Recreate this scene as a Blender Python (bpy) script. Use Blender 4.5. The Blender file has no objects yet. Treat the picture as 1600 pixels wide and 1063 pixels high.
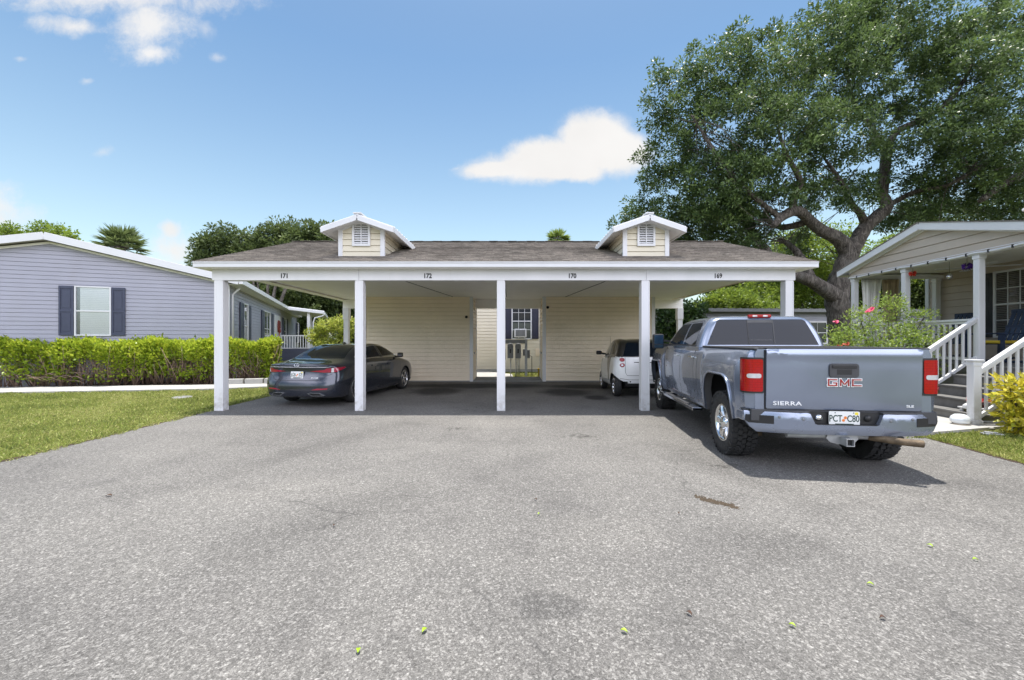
# A carport with parked cars under a blue sky, built object by object.
EXPOSURE, SUN_E, SKY_E, SKY_SAT, SKY_VAL, CLOUD, FILL_CLOUD, OAK_D = 1.28, 2.9, .078, 1.18, 1.0, .39, 1.6, 25
SKY_TINT, ASPH = (.92, 1.0, .92), (.665, .65, .63)
import bpy, bmesh, math, random
import numpy as np
from mathutils import Vector, Matrix
from mathutils.bvhtree import BVHTree
random.seed(7); RNG = np.random.default_rng(11)
R = math.radians
SC = bpy.context.scene
COL = SC.collection
CAMH, F, CX, CY = 1.5, 660.0, 800.0, 531.5
def P(px, py, Y):                                   # a point of the photo at depth Y
    return Vector(((px - CX) / F * Y, Y, CAMH + (CY - py) / F * Y))
def G(px, py):                                      # a point of the photo on the ground
    Y = F * CAMH / (py - CY)
    return Vector(((px - CX) / F * Y, Y, 0))

# ---------------------------------------------------------------- objects
MATW = {}
def tag(o, label=None, cat=None, group=None, kind=None):
    if label: o['label'] = label
    if cat: o['category'] = cat
    if group: o['group'] = group
    if kind: o['kind'] = kind
    return o
def thing(name, loc, label, cat, rz=0, group=None):
    o = bpy.data.objects.new(name, None); COL.objects.link(o)
    o.empty_display_size = .2
    o.location = loc; o.rotation_euler = (0, 0, rz)
    MATW[o] = Matrix.Translation(Vector(loc)) @ Matrix.Rotation(rz, 4, 'Z')
    return tag(o, label, cat, group)
def finish(name, me, mats, parent=None, loc=(0, 0, 0)):
    for m in (mats if isinstance(mats, (list, tuple)) else [mats]): me.materials.append(m)
    o = bpy.data.objects.new(name, me); COL.objects.link(o)
    o.location = loc
    if parent:
        o.parent = parent; MATW[o] = MATW.get(parent, Matrix())
    else:
        MATW[o] = Matrix.Translation(Vector(loc))
    return o
def clip(poly, ax, val, ge):
    out = []
    n = len(poly)
    for i in range(n):
        a, b = poly[i], poly[(i + 1) % n]
        da, db = (a[ax] - val) * (1 if ge else -1), (b[ax] - val) * (1 if ge else -1)
        if da >= 0: out.append(a)
        if da * db < 0:
            t = da / (da - db)
            out.append(tuple(a[k] + (b[k] - a[k]) * t for k in range(2)))
    return out
class MB:
    def __init__(s): s.v = []; s.f = []; s.m = []; s.s = []
    def add(s, vs, fs, mi=0, sm=False):
        o = len(s.v); s.v += [tuple(v) for v in vs]
        for f in fs:
            s.f.append([i + o for i in f]); s.m.append(mi); s.s.append(sm)
        return s
    def box(s, x0, x1, y0, y1, z0, z1, mi=0, M=None):
        vs = [Vector((x, y, z)) for z in (z0, z1) for y in (y0, y1) for x in (x0, x1)]
        if M: vs = [M @ v for v in vs]
        return s.add(vs, [(0, 2, 3, 1), (4, 5, 7, 6), (0, 1, 5, 4), (2, 6, 7, 3), (0, 4, 6, 2), (1, 3, 7, 5)], mi)
    def bar(s, a, b, w, h, mi=0, up=(0, 0, 1)):
        a, b = Vector(a), Vector(b); d = (b - a).normalized(); u = Vector(up)
        if abs(d.dot(u)) > .99: u = Vector((0, 1, 0))
        r = d.cross(u).normalized(); u = r.cross(d).normalized()
        vs = [p + r * (i * w / 2) + u * (j * h / 2) for p in (a, b) for j in (-1, 1) for i in (-1, 1)]
        return s.add(vs, [(0, 1, 3, 2), (4, 6, 7, 5), (0, 4, 5, 1), (2, 3, 7, 6), (0, 2, 6, 4), (1, 5, 7, 3)], mi)
    def tube(s, pts, rad, n=8, mi=0, cap=True, sm=True, wob=0):
        pts = [Vector(p) for p in pts]; k = len(pts)
        if not isinstance(rad, (list, tuple)): rad = [rad] * k
        vs = []; u = None
        for i, p in enumerate(pts):
            d = (pts[min(i + 1, k - 1)] - pts[max(i - 1, 0)]).normalized()
            if u is None:
                u = d.orthogonal().normalized()
            u = (u - d * u.dot(d)).normalized(); w = d.cross(u)
            for j in range(n):
                a = 2 * math.pi * j / n
                r = rad[i] * (1 + (random.uniform(-wob, wob) if wob else 0))
                vs.append(p + (u * math.cos(a) + w * math.sin(a)) * r)
        fs = [(i * n + j, i * n + (j + 1) % n, (i + 1) * n + (j + 1) % n, (i + 1) * n + j) for i in range(k - 1) for j in range(n)]
        s.add(vs, fs, mi, sm)
        if cap:
            o = len(s.v) - len(vs)
            s.f += [[o + j for j in range(n)][::-1], [o + (k - 1) * n + j for j in range(n)]]; s.m += [mi, mi]; s.s += [False, False]
        return s
    def lathe(s, prof, n=32, axis='x', c=(0, 0, 0), mi=0, sm=True, flip=False):
        vs = []; c = Vector(c)
        for r, h in prof:
            for j in range(n):
                a = 2 * math.pi * j / n; ca, sa = r * math.cos(a), r * math.sin(a)
                vs.append(c + Vector({'x': (h, ca, sa), 'y': (sa, h, ca), 'z': (ca, sa, h)}[axis]))
        fs = []
        for i in range(len(prof) - 1):
            for j in range(n):
                q = (i * n + j, i * n + (j + 1) % n, (i + 1) * n + (j + 1) % n, (i + 1) * n + j)
                fs.append(q[::-1] if flip else q)
        return s.add(vs, fs, mi, sm)
    def prism(s, poly, fn, mi=0):                    # poly 2D, fn(a, b, k) -> 3D for k = 0 and 1
        n = len(poly)
        vs = [fn(p[0], p[1], 0) for p in poly] + [fn(p[0], p[1], 1) for p in poly]
        return s.add(vs, [list(range(n))[::-1], list(range(n, 2 * n))] + [(i, (i + 1) % n, n + (i + 1) % n, n + i) for i in range(n)], mi)
    def siding(s, poly, O, U, N, course=.2, depth=.014, V=(0, 0, 1), v0=None, mi=0, lipmi=None, groove=0):
        O, U, N, V = Vector(O), Vector(U).normalized(), Vector(N).normalized(), Vector(V).normalized()
        lo, hi = min(p[1] for p in poly), max(p[1] for p in poly)
        z = lo if v0 is None else v0
        while z < hi - 1e-4:
            zt, back = z + course - groove, -.012 if groove else -.001
            q = clip(clip(poly, 1, z, True), 1, zt, False)
            if len(q) >= 3:
                d = [depth * (1 - (.7 if groove else 1) * (p[1] - z) / (course - groove)) for p in q]
                s.add([O + U * p[0] + V * p[1] + N * e for p, e in zip(q, d)], [list(range(len(q)))], mi)
                for zz, dd in ((z, depth), (zt, depth * .3)):
                    b = [p for p in q if abs(p[1] - zz) < 1e-5]
                    if len(b) >= 2 and (zz == z or groove):
                        a0, a1 = min(b), max(b)
                        s.add([O + U * a0[0] + V * zz + N * dd, O + U * a1[0] + V * zz + N * dd, O + U * a1[0] + V * zz + N * back, O + U * a0[0] + V * zz + N * back], [(0, 1, 2, 3)], mi if lipmi is None else lipmi)
            if groove:
                q = clip(clip(poly, 1, zt, True), 1, z + course, False)
                if len(q) >= 3: s.add([O + U * p[0] + V * p[1] + N * back for p in q], [list(range(len(q)))], mi)
            z += course
        return s
    def mesh(s, name, M=None):
        me = bpy.data.meshes.new(name)
        v = s.v if M is None else [tuple(M @ Vector(p)) for p in s.v]
        me.from_pydata(v, [], s.f)
        me.polygons.foreach_set('material_index', s.m); me.polygons.foreach_set('use_smooth', s.s)
        me.update()
        return me
    def build(s, name, mats, parent=None, world=False, bevel=0, fix=True, loc=None, seg=2):
        M = None
        if world and parent is not None: M = MATW[parent].inverted()
        if loc is not None: M = Matrix.Translation(-Vector(loc))
        me = s.mesh(name, M)
        if fix:
            bm = bmesh.new(); bm.from_mesh(me); bmesh.ops.recalc_face_normals(bm, faces=bm.faces); bm.to_mesh(me); bm.free()
        o = finish(name, me, mats, parent, loc or (0, 0, 0))
        if bevel:
            m = o.modifiers.new('Bevel', 'BEVEL'); m.width = bevel; m.segments = seg; m.limit_method = 'ANGLE'; m.angle_limit = R(35)
        return o
def text_geo(body, size, ext=.004, sx=1.0, off=0.0, spacing=1.0):
    c = bpy.data.curves.new('lettering', 'FONT'); c.body = body; c.size = size; c.extrude = ext; c.align_x = 'CENTER'; c.align_y = 'CENTER'
    c.offset = off; c.space_character = spacing; c.resolution_u = 3
    o = bpy.data.objects.new('lettering', c); COL.objects.link(o)
    dg = bpy.context.evaluated_depsgraph_get(); dg.update()
    me = bpy.data.meshes.new_from_object(o.evaluated_get(dg))
    vs = [(v.co.x * sx, v.co.y, v.co.z) for v in me.vertices]; fs = [list(p.vertices) for p in me.polygons]
    bpy.data.objects.remove(o); bpy.data.curves.remove(c); bpy.data.meshes.remove(me)
    return vs, fs
def put_text(mb, body, size, M, ext=.004, sx=1.0, mi=0, off=0.0, spacing=1.0):
    vs, fs = text_geo(body, size, ext, sx, off, spacing)
    mb.add([M @ Vector(v) for v in vs], fs, mi)
def frame(O, U, V):
    U, V = Vector(U).normalized(), Vector(V).normalized(); N = U.cross(V)
    M = Matrix((U, V, N)).transposed().to_4x4(); M.translation = Vector(O)
    return M
def gridpoly(poly, step=.05):
    bm = bmesh.new(); vs = [bm.verts.new((p[0], p[1], 0)) for p in poly]
    f = bm.faces.new(vs); f.normal_update(); bmesh.ops.triangulate(bm, faces=[f])
    for ax in (0, 1):
        lo, hi = min(p[ax] for p in poly), max(p[ax] for p in poly)
        n = max(1, int(math.ceil((hi - lo) / step)))
        no = (1, 0, 0) if ax == 0 else (0, 1, 0)
        for k in range(1, n):
            co = [0, 0, 0]; co[ax] = lo + (hi - lo) * k / n + 1e-5
            bmesh.ops.bisect_plane(bm, geom=bm.verts[:] + bm.edges[:] + bm.faces[:], plane_co=co, plane_no=no, dist=1e-6)
    bm.verts.index_update()
    V = [(v.co.x, v.co.y) for v in bm.verts]; Fc = [[v.index for v in f.verts] for f in bm.faces]
    B = [(e.verts[0].index, e.verts[1].index) for e in bm.edges if len(e.link_faces) == 1]
    bm.free()
    return V, Fc, B
def sheet(mb, poly, fn, nrm, thick, step=.06, mi=0, back=True):
    """gridded polygon mapped to 3D by fn(a, b), given a skirt of the given thickness along nrm"""
    V, Fc, B = gridpoly(poly, step); n = len(V)
    top = [Vector(fn(*p)) for p in V]
    nn = [Vector(nrm(*p)) if callable(nrm) else Vector(nrm) for p in V]
    o = len(mb.v)
    mb.add(top, Fc, mi, True)
    low = [t - q * thick for t, q in zip(top, nn)]
    idx = sorted({i for e in B for i in e}); mp = {i: k for k, i in enumerate(idx)}
    vs = [top[i] for i in idx] + [low[i] for i in idx]; m = len(idx)
    mb.add(vs, [(mp[a], mp[b], m + mp[b], m + mp[a]) for a, b in B], mi, False)
    if back: mb.add(low, [f[::-1] for f in Fc], mi, True)
    return mb
def patch(bvh, poly, axis, sgn, off=.004, thick=.012, step=.05, mb=None, mi=0):
    """a polygon laid on the surface of a body: axis 'x' takes (y, z), 'y' takes (x, z), 'z' takes (x, y)"""
    mb = mb or MB()
    ai = 'xyz'.index(axis); d = Vector((0, 0, 0)); d[ai] = -sgn
    cache = {}
    def hit(a, b):
        k = (round(a, 5), round(b, 5))
        if k not in cache:
            o = {'x': Vector((sgn * 9, a, b)), 'y': Vector((a, sgn * 9, b)), 'z': Vector((a, b, sgn * 9))}[axis]
            loc, no, i, ds = bvh.ray_cast(o, d)
            if loc is None:
                q = o.copy(); q[ai] = sgn * .8
                loc, no, i, ds = bvh.find_nearest(q); loc = loc.copy()
                for c in range(3):
                    if c != ai: loc[c] = q[c]
            if no.dot(d) > 0: no = -no
            cache[k] = (loc + (no - d * .6).normalized() * off, (no - d * .6).normalized())
        return cache[k]
    sheet(mb, poly, lambda a, b: hit(a, b)[0], lambda a, b: hit(a, b)[1], thick, step, mi, back=False)
    return mb
def stroke(pts, w):
    pts = [Vector((p[0], p[1])) for p in pts]; L, Rr = [], []
    for i, p in enumerate(pts):
        d = (pts[min(i + 1, len(pts) - 1)] - pts[max(i - 1, 0)]).normalized(); n = Vector((-d.y, d.x)) * w / 2
        L.append(tuple(p + n)); Rr.append(tuple(p - n))
    return L + Rr[::-1]
def rrect(x0, x1, y0, y1, r, k=4):
    out = []
    for cx, cy, a0 in ((x1 - r, y1 - r, 0), (x0 + r, y1 - r, 90), (x0 + r, y0 + r, 180), (x1 - r, y0 + r, 270)):
        for i in range(k + 1):
            a = R(a0 + 90 * i / k); out.append((cx + r * math.cos(a), cy + r * math.sin(a)))
    return out
def ellipse(cx, cy, rx, ry, n=20):
    return [(cx + rx * math.cos(2 * math.pi * i / n), cy + ry * math.sin(2 * math.pi * i / n)) for i in range(n)]
def bvh_of(me):
    return BVHTree.FromPolygons([v.co.copy() for v in me.vertices], [list(p.vertices) for p in me.polygons])
def pchip(xs, ys, x):
    xs, ys = np.asarray(xs, float), np.asarray(ys, float); h = np.diff(xs); dl = np.diff(ys) / h
    m = np.zeros(len(xs)); m[0], m[-1] = dl[0], dl[-1]
    for i in range(1, len(xs) - 1):
        if dl[i - 1] * dl[i] > 0:
            w1, w2 = 2 * h[i] + h[i - 1], h[i] + 2 * h[i - 1]; m[i] = (w1 + w2) / (w1 / dl[i - 1] + w2 / dl[i])
    k = np.clip(np.searchsorted(xs, x) - 1, 0, len(h) - 1); t = (x - xs[k]) / h[k]
    return (2*t**3-3*t**2+1)*ys[k] + (t**3-2*t**2+t)*h[k]*m[k] + (-2*t**3+3*t**2)*ys[k+1] + (t**3-t**2)*h[k]*m[k+1]

# ---------------------------------------------------------------- materials
class NT:
    def __init__(s, name):
        s.mat = bpy.data.materials.new(name); s.mat.use_nodes = True
        s.t = s.mat.node_tree; s.b = s.t.nodes['Principled BSDF']; s.out = s.t.nodes['Material Output']
        s.co = None
    def n(s, typ, **kw):
        nd = s.t.nodes.new(typ)
        for k, v in kw.items():
            if k in nd.inputs.keys(): s.put(nd.inputs[k], v)
            else: setattr(nd, k, v)
        return nd
    def put(s, sock, v):
        if isinstance(v, bpy.types.NodeSocket): s.t.links.new(v, sock)
        else: sock.default_value = v
    def coord(s, kind='Object'):
        if s.co is None: s.co = s.t.nodes.new('ShaderNodeTexCoord')
        return s.co.outputs[kind]
    def noise(s, scale, detail=4, vec=None, rough=.55, dist=0):
        nd = s.n('ShaderNodeTexNoise', Scale=scale, Detail=detail, Roughness=rough, Distortion=dist, Vector=vec or s.coord())
        return nd.outputs['Fac']
    def ramp(s, fac, stops):
        nd = s.n('ShaderNodeValToRGB', Fac=fac); r = nd.color_ramp
        while len(r.elements) < len(stops): r.elements.new(.5)
        for e, (p, c) in zip(r.elements, stops):
            e.position = p; e.color = c4(c)
        return nd.outputs['Color']
    def maprange(s, v, a, b, c=0, d=1, smooth=False):
        nd = s.n('ShaderNodeMapRange'); nd.clamp = True
        if smooth: nd.interpolation_type = 'SMOOTHSTEP'
        s.put(nd.inputs[0], v)
        for i, x in enumerate((a, b, c, d)): nd.inputs[i + 1].default_value = x
        return nd.outputs[0]
    def math(s, op, a, b=0.0):
        nd = s.n('ShaderNodeMath', operation=op); s.put(nd.inputs[0], a); s.put(nd.inputs[1], b); return nd.outputs[0]
    def mix(s, fac, a, b, mode='MIX'):
        nd = s.n('ShaderNodeMix', data_type='RGBA', blend_type=mode); s.put(nd.inputs[0], fac)
        for k, v in ((6, a), (7, b)): s.put(nd.inputs[k], v if isinstance(v, bpy.types.NodeSocket) else c4(v))
        return nd.outputs[2]
    def mapping(s, scale=(1, 1, 1), rot=(0, 0, 0), vec=None, loc=(0, 0, 0)):
        nd = s.n('ShaderNodeMapping', Vector=vec or s.coord()); nd.inputs['Scale'].default_value = scale; nd.inputs['Rotation'].default_value = rot; nd.inputs['Location'].default_value = loc
        return nd.outputs[0]
    def bump(s, h, strength=.3, dist=.01):
        nd = s.n('ShaderNodeBump', Strength=strength, Distance=dist, Height=h); s.put(s.b.inputs['Normal'], nd.outputs[0]); return nd
    def set(s, **kw):
        for k, v in kw.items():
            s.put(s.b.inputs[k.replace('_', ' ')], v)
        return s
    def emask(s, vec, els):                          # soft ellipses (cx, cy, rx, ry, angle); 1 in the centre, 0 at the rim
        cur = None
        for e in els:
            cx, cy, rx, ry = e[:4]; a = e[4] if len(e) > 4 else 0
            mp = s.n('ShaderNodeMapping', Vector=vec); mp.vector_type = 'TEXTURE'
            mp.inputs['Location'].default_value = (cx, cy, 0); mp.inputs['Rotation'].default_value = (0, 0, a); mp.inputs['Scale'].default_value = (rx, ry, 1)
            ln = s.n('ShaderNodeVectorMath', operation='LENGTH'); s.put(ln.inputs[0], mp.outputs[0])
            v = s.math('SUBTRACT', 1.0, ln.outputs['Value'])
            cur = v if cur is None else s.math('MAXIMUM', cur, v)
        return cur
def c4(c): return (c[0], c[1], c[2], 1.0)
def mul(c, k): return tuple(min(1, x * k) for x in c[:3])
def simple(name, col, rough=.5, metal=0, var=.12, vs=4, bump=0, bs=60, coat=0, spec=.5, dirt=0):
    t = NT(name)
    n = t.noise(vs, 5)
    c = t.mix(t.maprange(n, .3, .7), mul(col, 1 - var), mul(col, 1 + var))
    if dirt:
        d = t.maprange(t.noise(1.3, 6, t.mapping((1, 1, .35))), .55, .8)
        c = t.mix(t.math('MULTIPLY', d, dirt), c, mul((.45, .40, .32), .5))
    t.set(Base_Color=c, Roughness=t.maprange(t.noise(vs * 2.7, 3), .3, .7, rough * .85, min(1, rough * 1.15)), Metallic=metal, Coat_Weight=coat, Coat_Roughness=.04, Specular_IOR_Level=spec)
    if bump: t.bump(t.noise(bs, 4), bump, .004)
    return t.mat
def glass_mat(name, col=(.02, .025, .03), rough=.03, spec=.7):
    t = NT(name); t.set(Base_Color=c4(col), Roughness=rough, Specular_IOR_Level=spec, Coat_Weight=.6, Coat_Roughness=.02)
    n = t.noise(1.2, 2); t.bump(n, .02, .02)
    return t.mat
def paint(name, col, metal=.5, rough=.32, flake=True, dust=.15):
    t = NT(name)
    c = t.mix(t.maprange(t.noise(2.0, 4), .35, .7), mul(col, .94), mul(col, 1.06))
    z = t.n('ShaderNodeSeparateXYZ', Vector=t.coord()).outputs[2]
    dd = t.math('MULTIPLY', t.maprange(z, .25, .75, dust, dust * .15), t.maprange(t.noise(3, 3), .35, .7))
    c = t.mix(dd, c, (.30, .28, .25))
    t.set(Base_Color=c, Metallic=metal, Roughness=t.math('ADD', rough, dd), Coat_Weight=1.0, Coat_Roughness=t.maprange(t.noise(4, 2), .3, .8, .02, .05))
    return t.mat
def leafmat(name, c1, c2, c3, rough=.4, trans=.35, spec=.5):
    t = NT(name)
    at = t.n('ShaderNodeAttribute', attribute_name='tone').outputs['Fac']
    c = t.ramp(at, [(0, c1), (.5, c2), (1, c3)])
    t.set(Base_Color=c, Roughness=rough, Specular_IOR_Level=spec)
    tr = t.n('ShaderNodeBsdfTranslucent', Color=t.mix(.5, c, mul(c3, 1.35)))
    ms = t.n('ShaderNodeMixShader', Fac=trans); t.t.links.new(t.b.outputs[0], ms.inputs[1]); t.t.links.new(tr.outputs[0], ms.inputs[2])
    t.t.links.new(ms.outputs[0], t.out.inputs['Surface'])
    return t.mat

# ---------------------------------------------------------------- leaves in bulk
def unit(v): return v / np.maximum(np.linalg.norm(v, axis=1, keepdims=True), 1e-9)
def leaves_mesh(name, pos, axis, size, width=.5, tone=None, up=.5, fold=.25, jit=.35):
    """pos (n,3), axis (n,3) the way each leaf points, size (n,)"""
    n = len(pos)
    ax = unit(axis + RNG.normal(0, jit, (n, 3)))
    ref = np.tile(np.array([[0, 0, 1.0]]), (n, 1)) * up + RNG.normal(0, 1, (n, 3)) * (1 - up)
    sd = unit(np.cross(ax, ref)); nn = np.cross(sd, ax)
    L = size[:, None]; W = L * width * .5
    mid = pos + ax * L * .45
    v = np.empty((n, 4, 3)); v[:, 0] = pos; v[:, 1] = mid + sd * W + nn * W * fold; v[:, 2] = pos + ax * L - nn * L * .08; v[:, 3] = mid - sd * W + nn * W * fold
    me = bpy.data.meshes.new(name)
    me.vertices.add(n * 4); me.vertices.foreach_set('co', v.reshape(-1))
    me.loops.add(n * 4); me.loops.foreach_set('vertex_index', np.arange(n * 4, dtype=np.int32))
    me.polygons.add(n); me.polygons.foreach_set('loop_start', np.arange(0, n * 4, 4, dtype=np.int32))
    me.update()
    at = me.attributes.new('tone', 'FLOAT', 'POINT')
    tn = RNG.random(n) if tone is None else np.clip(tone, 0, 1)
    at.data.foreach_set('value', np.repeat(tn, 4).astype(np.float32))
    return me
def ball(n, shell=.5):
    d = unit(RNG.normal(0, 1, (n, 3))); r = (shell + (1 - shell) * RNG.random(n) ** .6)
    return d * r[:, None]
def clumps(centres, radii, per, size, flat=.75, droop=.1):
    """leaf positions and axes for clumps of twigs round the given centres"""
    cs = np.repeat(np.asarray(centres, float), per, axis=0); rs = np.repeat(np.asarray(radii, float), per)
    d = ball(len(cs), .15); d[:, 2] *= flat
    pos = cs + d * rs[:, None]
    ax = unit(d + np.array([0, 0, .25 - droop]))
    return pos, ax, size * RNG.uniform(.65, 1.3, len(pos))
def lobes_to_clumps(lobes, dens, rclump):
    C, Rr = [], []
    for c, r in lobes:
        r = np.asarray(r, float); n = max(4, int(dens * (r[0] * r[1] * r[2]) ** (2 / 3)))
        p = np.asarray(c) + ball(n, .35) * r
        C.append(p); Rr.append(RNG.uniform(.7, 1.35, n) * rclump)
    return np.concatenate(C), np.concatenate(Rr)
# ================================================================ camera, light, sky
SC.render.engine = 'CYCLES'
SC.cycles.use_denoising = True
SC.cycles.max_bounces = 10; SC.cycles.diffuse_bounces = 7; SC.cycles.glossy_bounces = 4; SC.cycles.transparent_max_bounces = 8
SC.cycles.sample_clamp_indirect = 6
vs = SC.view_settings; vs.view_transform = 'Standard'; vs.look = 'None'; vs.gamma = 1; vs.exposure = EXPOSURE
cam = bpy.data.cameras.new('Camera'); cam.sensor_width = 36; cam.lens = F / 1600 * 36; cam.clip_end = 2000; cam.clip_start = .05
co = bpy.data.objects.new('Camera', cam); COL.objects.link(co); co.location = (0, 0, CAMH); co.rotation_euler = (R(90), 0, 0); SC.camera = co
SUN_EL, SUN_AZ = R(84.5), R(15)                       # azimuth from +Y towards +X
sd = Vector((math.sin(SUN_AZ) * math.cos(SUN_EL), math.cos(SUN_AZ) * math.cos(SUN_EL), math.sin(SUN_EL)))
sl = bpy.data.lights.new('Sun', 'SUN'); sl.energy = SUN_E; sl.angle = R(.53); sl.color = (1, .955, .89)
so = bpy.data.objects.new('Sun', sl); COL.objects.link(so); so.rotation_euler = (-sd).to_track_quat('-Z', 'Y').to_euler(); so.location = sd * 60
W = bpy.data.worlds.new('World'); SC.world = W; W.use_nodes = True
wt = NT.__new__(NT); wt.t = W.node_tree; wt.co = None
bg = wt.t.nodes['Background']; bg.inputs['Strength'].default_value = SKY_E
sk = wt.n('ShaderNodeTexSky', sky_type='NISHITA'); sk.sun_disc = False; sk.sun_elevation = SUN_EL; sk.sun_rotation = SUN_AZ
sk.air_density = 1.0; sk.dust_density = 1.6; sk.ozone_density = 1.4; sk.altitude = 0
d3 = wt.n('ShaderNodeSeparateXYZ', Vector=wt.coord('Generated'))
iy = wt.math('MAXIMUM', d3.outputs[1], .05)
uv = wt.n('ShaderNodeCombineXYZ', X=wt.math('DIVIDE', d3.outputs[0], iy), Y=wt.math('DIVIDE', d3.outputs[2], iy)).outputs[0]
def skyel(L): return [((x - CX) / F, (CY - y) / F, rx / F, ry / F, a) for x, y, rx, ry, a in L]
nz1 = wt.n('ShaderNodeTexNoise', Scale=7.0, Detail=7.0, Roughness=.6, Vector=uv)
off = wt.n('ShaderNodeVectorMath', operation='SUBTRACT'); wt.put(off.inputs[0], nz1.outputs['Color']); off.inputs[1].default_value = (.5, .5, .5)
sc_ = wt.n('ShaderNodeVectorMath', operation='SCALE'); wt.put(sc_.inputs[0], off.outputs[0]); sc_.inputs['Scale'].default_value = .055
uvw = wt.n('ShaderNodeVectorMath', operation='ADD'); wt.put(uvw.inputs[0], uv); wt.put(uvw.inputs[1], sc_.outputs[0])
main = wt.emask(uvw.outputs[0], skyel([(870, 248, 165, 42, .12), (928, 220, 80, 60, 0), (960, 235, 70, 48, -.1), (800, 258, 105, 24, .1), (885, 262, 90, 26, 0)]))
soft = wt.emask(uvw.outputs[0], skyel([(190, -10, 260, 52, 0), (235, 40, 95, 62, .15), (238, 85, 50, 24, 0), (110, 42, 95, 20, -.12), (-15, 335, 95, 62, 0), (272, 392, 60, 44, 0), (268, 362, 28, 20, 0)]))
wisp = wt.emask(uvw.outputs[0], skyel([(342, 92, 26, 14, -.2), (160, 237, 30, 15, .3), (135, 127, 22, 9, 0), (35, 90, 20, 9, 0), (715, 262, 26, 9, .3), (320, 45, 40, 26, -.5)]))
n2 = wt.n('ShaderNodeTexNoise', Scale=13.0, Detail=9.0, Roughness=.68, Vector=uvw.outputs[0]).outputs['Fac']
m1 = wt.maprange(wt.math('ADD', main, wt.math('MULTIPLY', wt.math('SUBTRACT', n2, .5), .55)), .0, .48, 0, 1, True)
m2 = wt.maprange(wt.math('ADD', soft, wt.math('MULTIPLY', wt.math('SUBTRACT', n2, .5), 1.5)), .05, 1.0, 0, .92, True)
m3 = wt.maprange(wt.math('ADD', wisp, wt.math('MULTIPLY', wt.math('SUBTRACT', n2, .5), 1.2)), .25, 1.1, 0, .45, True)
mk = wt.math('MULTIPLY', wt.math('MAXIMUM', wt.math('MAXIMUM', m1, m2), m3), wt.maprange(d3.outputs[1], .1, .3))
el = d3.outputs[2]
hsv = wt.n('ShaderNodeHueSaturation', Saturation=wt.maprange(el, .08, .55, SKY_SAT * .62, SKY_SAT), Value=wt.maprange(el, .05, .6, SKY_VAL * 1.26, SKY_VAL), Color=sk.outputs[0])
# bright cloud bank out of view, added behind the camera to fill front faces
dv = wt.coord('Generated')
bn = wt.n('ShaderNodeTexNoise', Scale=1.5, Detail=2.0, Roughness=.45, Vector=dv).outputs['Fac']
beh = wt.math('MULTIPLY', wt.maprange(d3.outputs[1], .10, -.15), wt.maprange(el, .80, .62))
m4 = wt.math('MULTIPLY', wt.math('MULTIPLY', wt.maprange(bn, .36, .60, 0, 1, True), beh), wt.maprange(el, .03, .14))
cb = CLOUD / SKY_E
shade = wt.maprange(wt.math('ADD', wt.n('ShaderNodeTexNoise', Scale=5.0, Detail=5.0, Vector=uv).outputs['Fac'], 0), .3, .7, .94, 1.02)
cl = wt.n('ShaderNodeVectorMath', operation='SCALE'); cl.inputs[0].default_value = (cb, cb * .985, cb * .97); wt.put(cl.inputs['Scale'], shade)
cl2 = wt.n('ShaderNodeVectorMath', operation='SCALE'); cl2.inputs[0].default_value = (.95, .955, 1.09); cl2.inputs['Scale'].default_value = FILL_CLOUD / SKY_E
skc = wt.mix(1, hsv.outputs[0], SKY_TINT, 'MULTIPLY')
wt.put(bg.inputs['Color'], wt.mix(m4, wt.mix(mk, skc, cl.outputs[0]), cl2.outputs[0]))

# ================================================================ materials
M = {}
def vinyl():
    t = NT('white_vinyl'); n = t.noise(2.5, 6, t.mapping((1, 1, .3)))
    c = t.mix(t.maprange(n, .35, .75), (.68, .68, .695), (.62, .625, .635))
    z = t.n('ShaderNodeSeparateXYZ', Vector=t.coord()).outputs[2]
    g = t.math('MULTIPLY', t.maprange(z, .05, .5, .75, 0), t.maprange(t.noise(9, 6), .42, .7))
    c = t.mix(g, c, (.30, .27, .22)); c = t.mix(t.maprange(t.noise(14, 7, t.mapping((1, 1, .15))), .62, .8, 0, .35), c, (.45, .43, .38))
    t.set(Base_Color=c, Roughness=.45); t.bump(t.noise(3, 3), .15, .02); return t.mat
M['white'] = vinyl()
M['trim'] = simple('white_trim', (.65, .655, .67), .4, var=.03, vs=3, dirt=.10)
M['ceil'] = simple('ceiling_panel', (.88, .865, .83), .55, var=.03, vs=1.5, dirt=.1)
M['cream'] = simple('cream_siding', (.82, .71, .555), .5, var=.04, vs=1.2, bump=.15, bs=40, dirt=.12)
M['cream2'] = simple('pale_cream_siding', (.66, .605, .475), .5, var=.04, vs=1.2, bump=.1, bs=40, dirt=.08)
M['lilac'] = simple('lilac_grey_siding', (.325, .328, .388), .55, var=.04, vs=.9, bump=.2, bs=30, dirt=.12)
M['tan'] = simple('tan_siding', (.45, .385, .315), .55, var=.04, vs=.9, bump=.2, bs=30, dirt=.1)
M['grey'] = simple('grey_siding', (.30, .31, .35), .55, var=.05, vs=.8, dirt=.15)
M['navy'] = simple('navy_shutter', (.020, .022, .045), .45, var=.1)
M['slate'] = simple('slate_blue_shutter', (.042, .05, .088), .5, var=.1)
M['dark'] = simple('black_plastic', (.012, .012, .013), .5, var=.2, vs=8)
M['dkgrey'] = simple('dark_grey_plastic', (.045, .046, .05), .55, var=.15, vs=6)
M['steel'] = simple('galvanised_steel', (.34, .35, .36), .45, .55, var=.15, vs=9)
M['meter'] = simple('grey_painted_steel', (.20, .21, .22), .5, .1, var=.12, vs=9, dirt=.2)
M['chrome'] = simple('chrome', (.72, .73, .75), .10, 1, var=.05)
M['alloy'] = simple('polished_alloy', (.62, .62, .64), .2, .95, var=.1, vs=8)
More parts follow.
